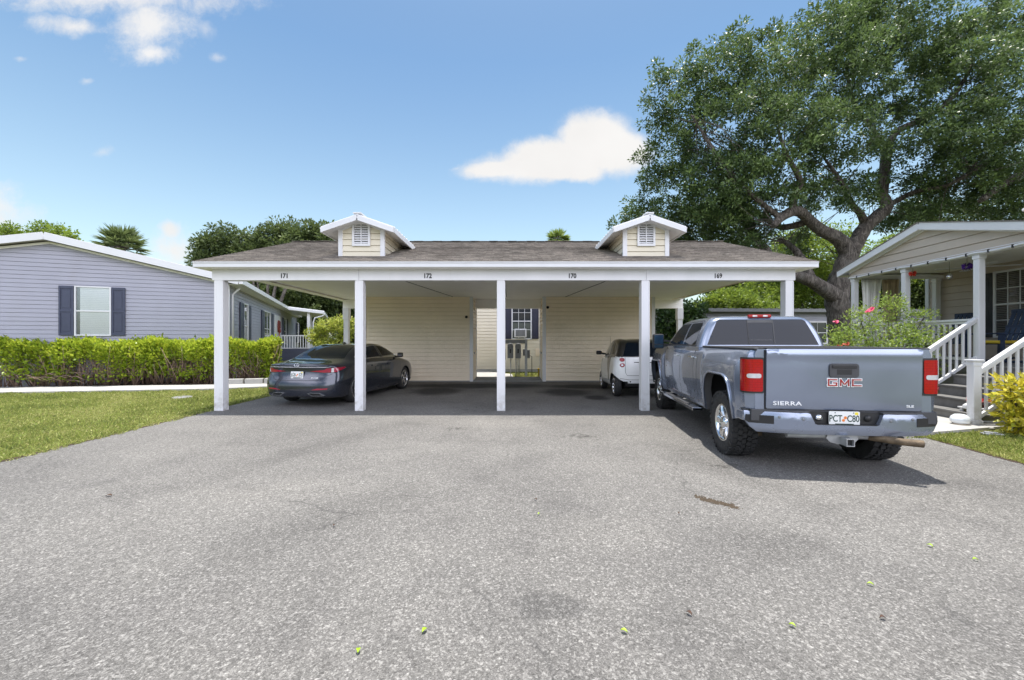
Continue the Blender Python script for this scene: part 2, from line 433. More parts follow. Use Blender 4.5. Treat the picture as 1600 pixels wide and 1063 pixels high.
M['rust'] = simple('rusty_steel', (.12, .088, .055), .7, .35, var=.5, vs=14, bump=.4, bs=90)
M['rubber'] = simple('tyre_rubber', (.022, .022, .023), .75, var=.25, vs=10, bump=.3, bs=120)
M['wood'] = simple('grey_deck_boards', (.15, .147, .142), .7, var=.2, vs=6, dirt=.3)
M['glass'] = glass_mat('window_glass', (.03, .035, .04))
M['blind'] = simple('window_blind', (.52, .53, .50), .5, var=.04)
M['bark'] = None
def bark():
    t = NT('oak_bark')
    v = t.mapping((1, 1, .25))
    n = t.noise(7, 8, v, .7, 1.2)
    c = t.ramp(n, [(.3, (.022, .018, .015)), (.48, (.085, .072, .06)), (.68, (.27, .24, .205))])
    c = t.mix(t.maprange(t.noise(1.1, 4), .55, .75, 0, .5), c, (.20, .20, .18))
    t.set(Base_Color=c, Roughness=.9); t.bump(t.math('ADD', n, t.math('MULTIPLY', t.noise(22, 6, t.mapping((1, 1, .22))), .6)), 1.0, .14)
    return t.mat
M['bark'] = bark()
def shingles():
    t = NT('brown_shingles')
    v = t.mapping((1, 1, 1))
    br = t.n('ShaderNodeTexBrick', Vector=v, Scale=1.0); br.offset = .37; br.squash = 1
    br.inputs['Brick Width'].default_value = .21; br.inputs['Row Height'].default_value = .133; br.inputs['Mortar Size'].default_value = .004
    br.inputs['Color1'].default_value = c4((.13, .118, .108)); br.inputs['Color2'].default_value = c4((.44, .395, .35)); br.inputs['Mortar'].default_value = c4((.07, .06, .05))
    n = t.noise(30, 6, t.mapping((.35, 1.6, 1)), .8)
    c = t.mix(.5, br.outputs['Color'], t.ramp(n, [(.32, (.11, .10, .09)), (.5, (.27, .245, .215)), (.68, (.56, .52, .46))]))
    st = t.noise(1.1, 5, t.mapping((1, .3, 1)))
    c = t.mix(t.maprange(st, .5, .75, 0, .45), c, (.115, .095, .08))
    t.set(Base_Color=t.mix(1, c, (.74, .735, .73), 'MULTIPLY'), Roughness=.92, Specular_IOR_Level=.25); t.bump(n, .5, .01)
    return t.mat
M['shingle'] = shingles()
def asphalt():
    t = NT('old_grey_asphalt'); o = t.coord()
    v1 = t.n('ShaderNodeTexVoronoi', Scale=175.0, Vector=o); v2 = t.n('ShaderNodeTexVoronoi', Scale=100.0, Vector=t.mapping((1, 1, 1), (0, 0, .6)))
    s1 = t.n('ShaderNodeSeparateColor', Color=v1.outputs['Color']).outputs[0]; s2 = t.n('ShaderNodeSeparateColor', Color=v2.outputs['Color']).outputs[1]
    a = t.ramp(s1, [(0, (.085, .083, .08)), (.25, (.165, .162, .155)), (.6, (.25, .245, .235)), (.84, (.345, .338, .322)), (1, (.66, .65, .625))])
    b = t.ramp(s2, [(0, (.12, .117, .11)), (.6, (.245, .24, .23)), (.87, (.30, .293, .28)), (.955, (.66, .65, .62)), (1, (.80, .79, .76))])
    c = t.mix(.45, a, b)
    v3 = t.n('ShaderNodeTexVoronoi', Scale=58.0, Vector=t.mapping((1, 1, 1), (0, 0, 1.1)))
    s3 = t.n('ShaderNodeSeparateColor', Color=v3.outputs['Color']).outputs[2]
    c = t.mix(.24, c, t.ramp(s3, [(0, (.07, .068, .065)), (.22, (.17, .167, .16)), (.6, (.25, .245, .235)), (.86, (.34, .333, .32)), (.94, (.74, .73, .70)), (1, (.85, .84, .81))]))
    big = t.noise(.38, 5, None, .6); mid = t.noise(1.5, 6, None, .6, .6)
    c = t.mix(t.maprange(big, .38, .62), t.mix(.0, c, c), t.mix(1, c, (.80, .80, .81), 'MULTIPLY'))
    c = t.mix(t.maprange(mid, .52, .70, 0, .45), c, t.mix(1, c, (.66, .66, .67), 'MULTIPLY'))
    warp = t.n('ShaderNodeVectorMath', operation='ADD'); t.put(warp.inputs[0], o)
    nz = t.n('ShaderNodeTexNoise', Scale=1.6, Detail=6.0, Vector=o); sb = t.n('ShaderNodeVectorMath', operation='SUBTRACT'); t.put(sb.inputs[0], nz.outputs['Color']); sb.inputs[1].default_value = (.5, .5, .5)
    sc = t.n('ShaderNodeVectorMath', operation='SCALE'); t.put(sc.inputs[0], sb.outputs[0]); sc.inputs['Scale'].default_value = .55; t.put(warp.inputs[1], sc.outputs[0])
    w = warp.outputs[0]
    wet = t.emask(w, [(.21, 2.30, .24, .17)])
    c = t.mix(t.maprange(t.math('ADD', wet, t.math('MULTIPLY', t.math('SUBTRACT', mid, .5), .8)), .1, .55, 0, .5, True), c, t.mix(1, c, (.45, .455, .47), 'MULTIPLY'))
    track = t.emask(w, [(-2.55, 6.2, .45, 3.0, -.42), (-1.5, 3.6, .4, 1.4, -.6), (2.55, 4.6, .35, 2.2, .25), (1.9, 3.1, .6, .5)])
    c = t.mix(t.maprange(track, .0, .8, 0, .45, True), c, t.mix(1, c, (.70, .70, .70), 'MULTIPLY'))
    pale = t.emask(w, [(.75, 3.3, .75, .5), (-2.2, 4.2, 1.3, .6), (0, 7.6, 1.6, .7)])
    c = t.mix(t.maprange(pale, .0, .9, 0, .30, True), c, t.mix(1, c, (1.35, 1.34, 1.31), 'MULTIPLY'))
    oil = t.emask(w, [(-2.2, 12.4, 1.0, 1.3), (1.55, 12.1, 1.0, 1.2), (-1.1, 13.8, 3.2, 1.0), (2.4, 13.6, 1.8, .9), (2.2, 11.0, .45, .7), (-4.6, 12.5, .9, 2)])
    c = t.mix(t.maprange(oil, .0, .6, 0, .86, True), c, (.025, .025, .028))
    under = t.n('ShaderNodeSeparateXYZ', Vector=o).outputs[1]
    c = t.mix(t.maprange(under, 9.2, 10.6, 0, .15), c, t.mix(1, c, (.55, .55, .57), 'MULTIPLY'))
    drip = t.math('ADD', t.emask(w, [(1.05, 6.5, .75, .42), (-.9, 7.2, .5, .35), (2.5, 5.1, .4, .3)]), t.math('MULTIPLY', t.math('SUBTRACT', t.noise(9, 7, None, .7), .5), 3.2))
    c = t.mix(t.maprange(drip, .62, 1.1, 0, .75), c, (.055, .053, .05))
    cr = t.n('ShaderNodeTexVoronoi', Scale=.42, feature='DISTANCE_TO_EDGE', Vector=w).outputs['Distance']
    crk = t.math('MULTIPLY', t.maprange(cr, .0, .006, 1, 0), t.maprange(t.noise(.7, 3), .52, .6, 0, .55))
    c = t.mix(crk, c, (.07, .07, .07))
    t.set(Base_Color=t.mix(1, c, ASPH, 'MULTIPLY'), Roughness=.88, Specular_IOR_Level=.3)
    h = t.math('ADD', t.math('MULTIPLY', v1.outputs['Distance'], -1.0), t.math('MULTIPLY', v2.outputs['Distance'], -1.0))
    t.bump(h, .55, .006)
    return t.mat
M['asphalt'] = asphalt()
M['concrete'] = simple('pale_concrete', (.38, .37, .35), .85, var=.1, vs=3, bump=.2, bs=80, dirt=.25)
M['slab'] = simple('grey_concrete_slab', (.20, .20, .195), .85, var=.15, vs=2, bump=.2, bs=80, dirt=.2)
def soil():
    t = NT('lawn_soil')
    n = t.noise(2.2, 7, None, .6); n2 = t.noise(.35, 4)
    c = t.ramp(n, [(.3, (.07, .075, .02)), (.55, (.11, .11, .035)), (.75, (.19, .16, .08))])
    c = t.mix(t.maprange(n2, .4, .65, 0, .6), c, (.11, .14, .03))
    t.set(Base_Color=c, Roughness=.95, Specular_IOR_Level=.1); t.bump(t.noise(60, 5), .6, .02)
    return t.mat
M['soil'] = soil()
def mulch():
    t = NT('brown_mulch'); n = t.noise(26, 7, None, .75)
    t.set(Base_Color=t.ramp(n, [(.3, (.02, .013, .009)), (.55, (.075, .045, .03)), (.75, (.17, .115, .08))]), Roughness=.95); t.bump(n, .9, .04)
    return t.mat
M['mulch'] = mulch()

# ================================================================ ground
def flat(name, poly, z, mat, kind='structure', th=0):
    mb = MB()
    if th: mb.prism(poly, lambda a, b, k: (a, b, z - th * (1 - k)))
    else: mb.add([(p[0], p[1], z) for p in poly], [list(range(len(poly)))])
    o = mb.build(name, mat); tag(o, kind=kind)
    if not th and o.data.polygons[0].normal.z < 0:
        o.data.flip_normals()
    return o
flat('ground', [(-300, -60), (300, -60), (300, 500), (-300, 500)], 0, M['soil'])
def edge(a, b, n, amp):
    pts = []
    for i in range(n + 1):
        t = i / n; p = Vector(a).lerp(Vector(b), t); p.x += random.uniform(-amp, amp) * (0 < i < n); pts.append((p.x, p.y))
    return pts
drive = [(-7.5, -8)] + [(-6.2, -2)] + edge((-6.15, 2), (-6.34, 8.9), 46, .025) + [(-6.4, 9.2), (-6.45, 15.1), (6.5, 15.1), (6.3, 9.3), (5.85, 8.2)] + edge((6.15, 6.9), (6.35, 6.5), 4, .02) + edge((6.33, 6.4), (5.85, 2.0), 30, .025) + [(6.2, -2), (7.5, -8)]
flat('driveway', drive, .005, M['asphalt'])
flat('road', [(-60, -16), (60, -16), (60, -8.2), (-60, -8.2)], .008, M['asphalt'])
flat('carport_slab', [(-1.5, 15.1), (1.2, 15.1), (1.2, 16.7), (-1.5, 16.7)], .05, M['slab'], th=.09)
flat('rear_path', [(-6.5, 16.72), (.05, 16.72), (.0, 18.2), (-1.2, 19.96), (-6.5, 19.96)], .03, M['concrete'], th=.06)
flat('sidewalk', [(-24, 10.3), (-14.2, 11.75), (-8.98, 12.62), (-7.75, 13.2), (-6.48, 13.45), (-6.48, 14.5), (-8.2, 14.15), (-9.8, 13.75), (-15.9, 13.0), (-24, 11.7)], .05, M['concrete'], th=.09)
flat('entry_path', [(5.75, 6.42), (6.8, 6.72), (8.25, 7.12), (8.6, 7.2), (8.5, 8.9), (6.2, 9.0), (5.95, 7.6)], .045, M['concrete'], th=.08)
flat('mulch_bed', [(8.15, 6.85), (8.8, 7.1), (12, 7.4), (12, 4.5), (8.4, 5.6)], .012, M['mulch'], kind='stuff')
flat('hedge_bed', [(-25, 11.75), (-15.9, 13.05), (-9.8, 13.8), (-7.6, 14.2), (-7.3, 15.3), (-25, 14.2)], .02, M['mulch'], kind='stuff')

def inside(poly, x, y):
    x, y = np.asarray(x), np.asarray(y); r = np.zeros(x.shape, bool); n = len(poly)
    for i in range(n):
        (x0, y0), (x1, y1) = poly[i], poly[(i + 1) % n]
        c = ((y0 > y) != (y1 > y)) & (x < (x1 - x0) * (y - y0) / ((y1 - y0) or 1e-9) + x0); r ^= c
    return r
def verge(name, a, b, n, w):
    L_, R_ = [], []
    for i in range(n + 1):
        p = Vector(a).lerp(Vector(b), i / n); L_.append((p.x - w * random.uniform(.4, 1.3), p.y)); R_.append((p.x + w * random.uniform(.2, .9), p.y))
    mb = MB(); mb.add([(x, y, .009) for x, y in L_] + [(x, y, .009) for x, y in R_], [(i, n + 1 + i, n + 2 + i, i + 1) for i in range(n)]); tag(mb.build(name, M['mulch']), kind='structure')
verge('soil_verge', (-6.22, 3.0), (-6.36, 8.85), 130, .045); verge('soil_verge', (5.92, 3.0), (6.33, 6.4), 80, .045)
GRASS = leafmat('lawn_grass', (.072, .115, .015), (.235, .295, .048), (.51, .475, .20), .5, .3, .3)
def grass(name, poly, n, L=(.025, .058), holes=()):
    xs = [p[0] for p in poly]; ys = [p[1] for p in poly]
    x = RNG.uniform(min(xs), max(xs), n); y = RNG.uniform(min(ys), max(ys), n)
    k = inside(poly, x, y)
    for h in holes: k &= ~inside(h, x, y)
    x, y = x[k], y[k]; m = len(x)
    ax = np.stack([RNG.normal(0, .75, m), RNG.normal(0, .75, m), np.ones(m)], 1)
    patchy = np.sin(x * 1.7 + np.sin(y * 2.3) * 1.4) * np.sin(y * 1.9 + 1.1 * np.sin(x * 1.3)) * .6 + np.sin(x * 5.1 + y * 3.7) * .2 + np.sin(x * .8 + 2 + np.sin(y * .7)) * .35
    tone = .38 + .25 * patchy + RNG.normal(0, .27, m)
    sz = RNG.uniform(*L, m) * (1 - .25 * patchy); tuft = np.sin(x * 23 + 3 * np.sin(y * 9)) * np.sin(y * 19 + 2 * np.sin(x * 13)); sz *= 1 + .45 * (tuft > .4) - .35 * (tuft < -.3)
    me = leaves_mesh(name, np.stack([x, y, np.zeros(m)], 1), ax, sz, .21, tone, up=.3, jit=.35)
    return tag(finish(name, me, GRASS), kind='stuff')
lawn_l = [(-24, 4.2), (-6.2, 4.2)] + [(p[0] - .0, p[1]) for p in edge((-6.17, 4.3), (-6.31, 9), 90, .07)] + [(-6.5, 9.3), (-6.5, 13.43), (-7.75, 13.18), (-8.98, 12.6), (-14.2, 11.73), (-24, 10.28)]
grass('lawn_grass', lawn_l, 420000)
lawn_r = [(6.32, 6.45), (5.95, 6.4), (6.8, 6.68), (8.2, 6.95), (8.3, 5.7), (11, 4.6), (11, 3.6), (6.0, 3.6)] 
grass('lawn_grass', lawn_r, 90000, (.025, .058))
grass('meter_grass', [(.1, 17.0), (1.6, 16.9), (4, 17), (4, 18.4), (.1, 18.2)], 9000, (.05, .12))
# ================================================================ carport
CP = thing('carport', (-.2, 12.7, 0), 'long white four-bay carport with brown shingle roof and two dormers', 'carport')
YF, YB = 9.0, 16.1
def cbuild(mb, name, mats, parent=CP, **k): return mb.build(name, mats, parent, world=True, **k)
# posts
for x, y, h in [(-6.19, YF, 2.76), (-3.23, YF, 2.76), (-.232, YF, 2.76), (2.82, YF, 2.76), (5.86, YF, 2.76), (-6.28, YB - .05, 2.7), (6.36, YB - .05, 2.7)]:
    w = .082 if abs(x) < 6 or y > 10 else .088
    mb = MB().box(x - w, x + w, y - w, y + w, .0, h)
    mb.box(x - w - .006, x - w + .02, y - w - .006, y + w + .006, .0, h - .02).box(x + w - .02, x + w + .006, y - w - .006, y + w + .006, .0, h - .02)
    if y > 10: mb.box(x - w - .03, x + w + .03, y - w - .03, y + w + .03, h - .42, h)
    cbuild(mb, 'post', M['white'], bevel=.006)
# beams
mb = MB().box(-6.33, -3.235, YF - .09, YF + .09, 2.76, 3.0).box(-3.23, 2.83, YF - .088, YF + .09, 2.76, 3.0).box(2.835, 5.98, YF - .09, YF + .09, 2.76, 3.0)
cbuild(mb, 'beam', M['white'], bevel=.004)
for x0, x1 in ((-6.4, -5.28), (-1.38, 1.1), (5.10, 6.47)): cbuild(MB().box(x0, x1, YB - .12, YB + .06, 2.70, 3.06), 'rear_beam', M['ceil'], bevel=.004)
# ceiling of ribbed panels
mb = MB(); n = 46
xl = lambda y: -6.22 - .035 * (y - YF); xr = lambda y: 5.95 + .065 * (y - YF)
y0, y1 = YF - .28, YB + .5
for k in range(n):
    a, b = y0 + (y1 - y0) * k / n, y0 + (y1 - y0) * (k + 1) / n - .012
    mb.add([(xl(a), a, 3.04), (xr(a), a, 3.04), (xr(b), b, 3.04), (xl(b), b, 3.04)], [(0, 1, 2, 3)])
    mb.add([(xl(b), b, 3.04), (xr(b), b, 3.04), (xr(b), b + .006, 3.052), (xl(b), b + .006, 3.052)], [(0, 1, 2, 3)])
    c = y0 + (y1 - y0) * (k + 1) / n
    mb.add([(xl(b), b + .006, 3.052), (xr(b), b + .006, 3.052), (xr(c), c, 3.04), (xl(c), c, 3.04)], [(0, 1, 2, 3)])
cbuild(mb, 'ceiling', M['ceil'], fix=False)
for (xa, ya), (xb, yb) in (((-3.1, 9.2), (-2.1, 15)), ((2.7, 9.2), (1.9, 15)), ((-.2, 9.2), (-.2, 15))): cbuild(MB().bar((xa, ya, 3.036), (xb, yb, 3.036), .02, .012), 'ceiling_seam', M['dkgrey'])
# roof
XL, XR, YE, YR, ZE, ZR = -6.56, 6.30, 8.70, 12.9, 3.10, 4.46
YK, dz = 17.0, (ZR - ZE) / (YR - YE)
roof = MB(); sl = Vector((0, 1, dz)).normalized(); nr = Vector((0, -dz, 1)).normalized(); ln = math.hypot(YR - YE, ZR - ZE)
roof.siding([(XL - .03, 0), (XR + .03, 0), (XR + .13, ln), (XL - .13, ln)], (0, YE - .03, ZE + .012), (1, 0, 0), nr, .135, .014, V=sl)
sl2 = Vector((0, -1, dz)).normalized(); nr2 = Vector((0, dz, 1)).normalized()
roof.siding([(-XR - .03, 0), (-XL + .03, 0), (-XL + .03, ln), (-XR - .03, ln)], (0, YK + .1, ZE + .012), (-1, 0, 0), nr2, .135, .014, V=sl2)
for k in range(46):
    a = XL - .1 + (XR - XL + .2) * k / 46; w = (XR - XL + .2) / 46 - .004
    roof.bar((a, YR, ZR + .03 + .006 * (k % 2)), (a + w, YR, ZR + .03 + .006 * (k % 2)), .26, .012)
def roof_mesh_space(o):   # shingle coordinates follow the slope
    me = o.data; at = me
cbuild(roof, 'roof', M['shingle'], fix=False)
und = MB()
und.add([(XL, YE, ZE), (XR, YE, ZE), (XR + .1, YR, ZR), (XL - .1, YR, ZR)], [(0, 3, 2, 1)]).add([(XL, YK, ZE), (XR, YK, ZE), (XR + .1, YR, ZR), (XL - .1, YR, ZR)], [(0, 1, 2, 3)])
cbuild(und, 'roof_deck', M['ceil'])
fa = MB().box(XL, XR, YE - .022, YE, 3.0, 3.105).box(XL + .002, XR - .002, YE - .04, YE - .022, 3.085, 3.108).box(XL - .02, XL, YE, YF + .3, 2.995, 3.10).box(XR, XR + .02, YE, YF + .3, 2.995, 3.10)
for s, x in ((-1, XL), (1, XR)):
    xe = x + s * .1
    for (ya, za), (yb, zb) in (((YE, ZE), (YR, ZR)), ((YR, ZR), (YK, ZE))):
        fa.bar((x if ya < YR else xe, ya, za - .05), (xe if ya < YR else x, yb, zb - .05), .022, .12)
cbuild(fa, 'fascia', M['trim'], bevel=.004)
so_ = MB().box(XL, XR, YE, YF - .09, 2.995, 3.003)
so_.box(XL, XL + .3, YF - .09, YK, 2.998, 3.006).box(XR - .3, XR, YF - .09, YF + 1.0, 2.998, 3.006)
k = XL + .1
while k < XR: so_.box(k, k + .012, YE + .02, YF - .1, 2.988, 2.9955); k += .11
cbuild(so_, 'soffit', M['ceil'])
# gable end walls above the ceiling
for x, s in ((XL + .25, -1), (XR - .25, 1)):
    g = MB(); g.siding([(YE + .2, 0.02), (YK - .2, .02), (YR, (ZR - 3.0) - .06)], (x, 0, 3.0), (0, 1, 0), (s, 0, 0), .18, .012)
    cbuild(g, 'gable_siding', M['cream'], fix=False)
# dormers
def dormer(cx):
    d = MB(); yw, zb = 9.47, ZE + dz * (9.47 - YE); hw = .47; ze, zp = 4.0, 4.0 + .5 * .33
    d.siding([(-hw, 0), (hw, 0), (hw, ze - zb), (0, zp - zb), (-hw, ze - zb)], (cx, yw, zb), (1, 0, 0), (0, -1, 0), .135, .018, groove=.012)
    yb = YE + (ze - ZE) / dz
    for s in (-1, 1):
        d.siding([(0, 0), (0.001, 0), (yb - yw, ze - zb), (0, ze - zb)], (cx + s * hw, yw, zb), (0, 1, 0), (s, 0, 0), .135, .018, groove=.012)
    o = cbuild(d, 'dormer', M['cream2'], fix=False)
    for s in (-1, 1): cbuild(MB().box(cx + s * hw - .048, cx + s * hw + .048, yw - .026, yw + .04, zb - .01, ze - .01), 'corner_trim', M['trim'], o, bevel=.004)
    c = MB(); c.box(cx - hw + .05, cx + hw - .05, yw - .022, yw, zb - .005, zb + .02)
    for s in (-1, 1): cbuild(MB().bar((cx + s * (hw - .04), yw - .016, ze - .035), (cx, yw - .016, zp - .03), .02, .035), 'gable_trim', M['trim'], o)
    cbuild(c, 'sill_trim', M['trim'], o, bevel=.004)
    r = MB(); ov, yf = .32, 9.19; ez = ze - ov * .33
    yv = lambda z: YE + (z - ZE) / dz
    for s in (-1, 1):
        A, B = Vector((cx + s * (hw + ov), yf, ez)), Vector((cx, yf, zp)); ze_ = ez + .1; zp_ = zp + .1
        p = [Vector((A.x, yf, ez + .05)), Vector((cx, yf, zp + .05)), Vector((cx, yv(zp) + .1, zp + .05)), Vector((A.x, yv(ez) + .12, ez + .05))]
        r.add(p + [q + Vector((0, 0, .03)) for q in p], [(0, 1, 2, 3), (4, 7, 6, 5), (0, 4, 5, 1), (1, 5, 6, 2), (2, 6, 7, 3), (3, 7, 4, 0)])
        for k in range(9):                                 # standing ribs of the metal sheet
            t = (k + .5) / 9; y = yf + .03 + (yv(ez) - yf) * t
            a = Vector((A.x, y, ez + .09)); b = Vector((cx, min(y, yv(zp)), zp + .09)); r.bar(a, b, .022, .02)
    r.box(cx - .09, cx + .09, yf - .01, yv(zp), zp + .085, zp + .115)
    rf = cbuild(r, 'dormer_roof', M['trim'], o, bevel=.003)
    e = MB()
    for s in (-1, 1):
        A = (cx + s * (hw + ov), yf, ez); e.bar((A[0], yf - .01, ez + .0), (cx, yf - .01, zp + .0), .022, .105)
        e.bar((cx + s * (hw + ov), yf, ez + .0), (cx + s * (hw + ov), yv(ez) + .05, ez + .0), .022, .10)
        q = [(A[0], yf, ez - .03), (cx, yf, zp - .03), (cx, yw, zp - .03), (A[0], yw, ez - .03)]; e.add(q, [(0, 1, 2, 3)])
        e.add([(A[0], yw, ez - .03), (cx + s * hw, yw, ze - .03), (cx + s * hw, yb, ze - .03), (A[0], yv(ez), ez - .03)], [(0, 1, 2, 3)])
    cbuild(e, 'dormer_fascia', M['trim'], o)
    v = MB(); w, z0, z1 = .2, zb + .25, zb + .78
    v.box(cx - w, cx - w + .045, yw - .05, yw, z0, z1).box(cx + w - .045, cx + w, yw - .05, yw, z0, z1).box(cx - w + .045, cx + w - .045, yw - .05, yw, z0, z0 + .05).box(cx - w + .045, cx + w - .045, yw - .05, yw, z1 - .05, z1).box(cx - .01, cx + .01, yw - .045, yw, z0 + .05, z1 - .05)
    for k in range(8):
        z = z0 + .065 + k * (z1 - z0 - .11) / 8
        v.bar((cx - w + .045, yw - .028, z + .012), (cx + w - .045, yw - .028, z + .012), .045, .007, up=(0, -.8, .6))
    lv = cbuild(v, 'louvre_vent', M['trim'], o)
    cbuild(MB().box(cx - w + .045, cx + w - .045, yw - .017, yw - .014, z0 + .05, z1 - .05), 'vent_backing', M['dkgrey'], o)
dormer(-3.37); dormer(3.0)
# storage rooms at the back
def room(x0, x1, y0, y1):
    w = MB(); z = 3.04
    w.siding([(x0, .05), (x1, .05), (x1, z), (x0, z)], (0, y0, 0), (1, 0, 0), (0, -1, 0), .145, .026, groove=.02)
    w.siding([(y0, .05), (y1, .05), (y1, z), (y0, z)], (x0, 0, 0), (0, 1, 0), (-1, 0, 0), .145, .026, groove=.02)
    w.siding([(y0, .05), (y1, .05), (y1, z), (y0, z)], (x1, 0, 0), (0, 1, 0), (1, 0, 0), .145, .026, groove=.02)
    w.add([(x0, y1, 0), (x1, y1, 0), (x1, y1, z), (x0, y1, z)], [(0, 1, 2, 3)])
    o = cbuild(w, 'storage_room', M['cream'], fix=False)
    for x, s in ((x0, -1), (x1, 1)):
        t = MB().box(min(x, x - s * .09), max(x, x - s * .09), y0 - .028, y0, .02, z - .002).box(min(x, x + s * .028), max(x, x + s * .028), y0 - .028, y0 + .09, .02, z - .002)
        cbuild(t, 'corner_trim', M['trim'], o, bevel=.003)
        cbuild(MB().box(min(x, x + s * .028), max(x, x + s * .028), y1 - .1, y1, .02, z - .002), 'corner_trim', M['trim'], o, bevel=.003)
    cbuild(MB().box(x0 + .03, x1 - .03, y0 - .02, y0 + .02, 0, .06), 'room_footing', M['slab'], o)
    return o
rl = room(-5.30, -1.42, 15.1, 16.75); rr = room(1.12, 5.08, 15.1, 16.75)
for x, z, p in ((-1.62, 2.32, rl), (1.27, 2.66, rr)):
    l = MB().box(x - .03, x + .03, 15.02, 15.07, z - .03, z + .03); l.lathe([(0, -.09), (.045, -.085), (.05, -.02), (.03, .03), (0, .03)], 14, 'y', (x, 15.02, z))
    cbuild(l, 'wall_lamp', M['dark'], p)
for x, p in ((-1.39, rl), (1.09, rr)):
    cbuild(MB().lathe([(0, -.03), (.03, -.03), (.035, .0), (.02, .03), (0, .03)], 12, 'x', (x, 15.7, 1.02)), 'door_knob', M['steel'], p)
# bay numbers on the beam, hand-cut black figures
for s, px in (('171', 444), ('172', 668), ('170', 894), ('169', 1122)):
    p = P(px, 431.5, YF - .095); mb = MB()
    put_text(mb, s, .135, frame((p.x, YF - .091, p.z), (1, 0, 0), (0, .0, 1)), .003, .88, off=.0045)
    o = cbuild(mb, 'bay_number', M['dark'])

# ================================================================ windows and shutters
def window(parent, O, U, N, w, h, cols, rows, fr=.05, glass=None, name='window', blind=None, gap=0, drop=0):
    """double-hung window; O is the lower left corner on the wall plane, in the parent's frame; N points out"""
    O, U, N = Vector(O), Vector(U), Vector(N); V = Vector((0, 0, 1)); MM = Matrix((U, V, N)).transposed().to_4x4(); MM.translation = O
    f = MB()
    f.box(-fr, 0, -fr, h + fr, 0, .05, M=MM).box(w, w + fr, -fr, h + fr, 0, .05, M=MM).box(0, w, h, h + fr, 0, .05, M=MM).box(0, w, -fr, 0, 0, .055, M=MM)
    f.box(0, w, h / 2 - .022, h / 2 + .022, .006, .04, M=MM)
    for k in range(1, cols): f.box(w * k / cols - .009, w * k / cols + .009, 0, h, .012, .03, M=MM)
    for half in (0, 1):
        for k in range(1, rows): 
            y = h / 2 * half + h / 2 * k / rows; f.box(0, w, y - .009, y + .009, .012, .0301, M=MM)
    o = f.build(name, M['trim'], parent, bevel=.004)
    MB().box(0, w, 0, h, .008, .014, M=MM).build('pane', glass or M['glass'], o)
    return o, MM
def shutter(parent, MM, x0, x1, h, mat):
    s = MB(); b = .05
    s.box(x0, x0 + b, -.03, h + .03, .02, .055, M=MM).box(x1 - b, x1, -.03, h + .03, .02, .055, M=MM)
    for y0, y1 in ((-.03, .06), (h * .5 - .04, h * .5 + .04), (h - .06, h + .03)): s.box(x0 + b, x1 - b, y0, y1, .02, .0545, M=MM)
    for y0, y1 in ((.06, h * .5 - .04), (h * .5 + .04, h - .06)):
        s.box(x0 + b, x1 - b, y0, y1, .02, .036, M=MM); s.box(x0 + b + .035, x1 - b - .035, y0 + .05, y1 - .05, .036, .048, M=MM)
    return s.build('shutter', mat, parent, bevel=.004)
def blinds(parent, MM, w, h, z=.004, mat=None):
    return MB().box(.0, w, .0, h, z - .002, z, M=MM).build('blind', mat or M['blind'], parent)

# ================================================================ lilac house on the left
LH = thing('mobile_home', (-10.4, 15.5, 0), 'long lilac grey sided mobile home with white roof edge behind the hedge', 'house', R(21.7))
HW, ZEV, ZPK, LEN = 9.82, 3.58, 4.68, 24.0
mb = MB(); mb.siding([(-HW, .35), (0, .35), (0, ZEV), (-HW / 2, ZPK), (-HW, ZEV)], (0, 0, 0), (1, 0, 0), (0, -1, 0), .135, .018, groove=.012)
mb.siding([(0, .35), (LEN, .35), (LEN, ZEV), (0, ZEV)], (0, 0, 0), (0, 1, 0), (1, 0, 0), .135, .018, groove=.012)
mb.siding([(-LEN, .35), (0, .35), (0, ZEV), (-LEN, ZEV)], (-HW, 0, 0), (0, -1, 0), (-1, 0, 0), .135, .018, groove=.012)
mb.add([(-HW, LEN, .3), (0, LEN, .3), (0, LEN, ZEV), (-HW / 2, LEN, ZPK), (-HW, LEN, ZEV)], [(0, 1, 2, 3, 4)])
wl = mb.build('wall', M['lilac'], LH, fix=False)
MB().box(-HW + .03, -.03, .03, LEN - .03, 0, .36).build('skirting', M['lilac'], LH)
MB().box(-.07, .03, -.03, .06, .33, ZEV - .02).build('corner_trim', M['trim'], LH, bevel=.004)
rf = MB(); th = .16; og, oe = .32, .38; sl_ = (ZPK - ZEV) / (HW / 2)
for s in (-1, 1):
    xe = -HW / 2 + s * (HW / 2 + oe); z0, z1 = ZEV - oe * sl_ + .05, ZPK + .05
    p = [(xe, -og, z0), (-HW / 2, -og, z1), (-HW / 2, LEN + og, z1), (xe, LEN + og, z0)]
    rf.add(p + [(a, b, c + th) for a, b, c in p], [(0, 3, 2, 1), (4, 5, 6, 7), (0, 1, 5, 4), (1, 2, 6, 5), (2, 3, 7, 6), (3, 0, 4, 7)])
o = rf.build('roof', M['concrete'], LH)
fb = MB()
for s in (-1, 1):
    xe = -HW / 2 + s * (HW / 2 + oe)
    fb.bar((xe, -og - .012, ZEV - oe * sl_ + .13), (-HW / 2, -og - .012, ZPK + .13), .026, .235)
    fb.box(min(xe, xe + s * .13), max(xe, xe + s * .13), -og, 13.4 if s > 0 else LEN, ZEV - oe * sl_ + .04, ZEV - oe * sl_ + .22)
    fb.add([(xe, -og, ZEV - oe * sl_ + .035), (xe - s * oe, -og, ZEV - oe * sl_ + .035), (xe - s * oe, LEN, ZEV - oe * sl_ + .035), (xe, LEN, ZEV - oe * sl_ + .035)], [(0, 1, 2, 3)])
fb.build('fascia', M['trim'], LH, bevel=.006)
sf = MB()
for s in (-1, 1): sf.bar((-HW / 2 + s * HW / 2, -.03, ZEV - .03), (-HW / 2, -.03, ZPK - .03), .03, .07)
sf.build('gable_trim', M['ceil'], LH)
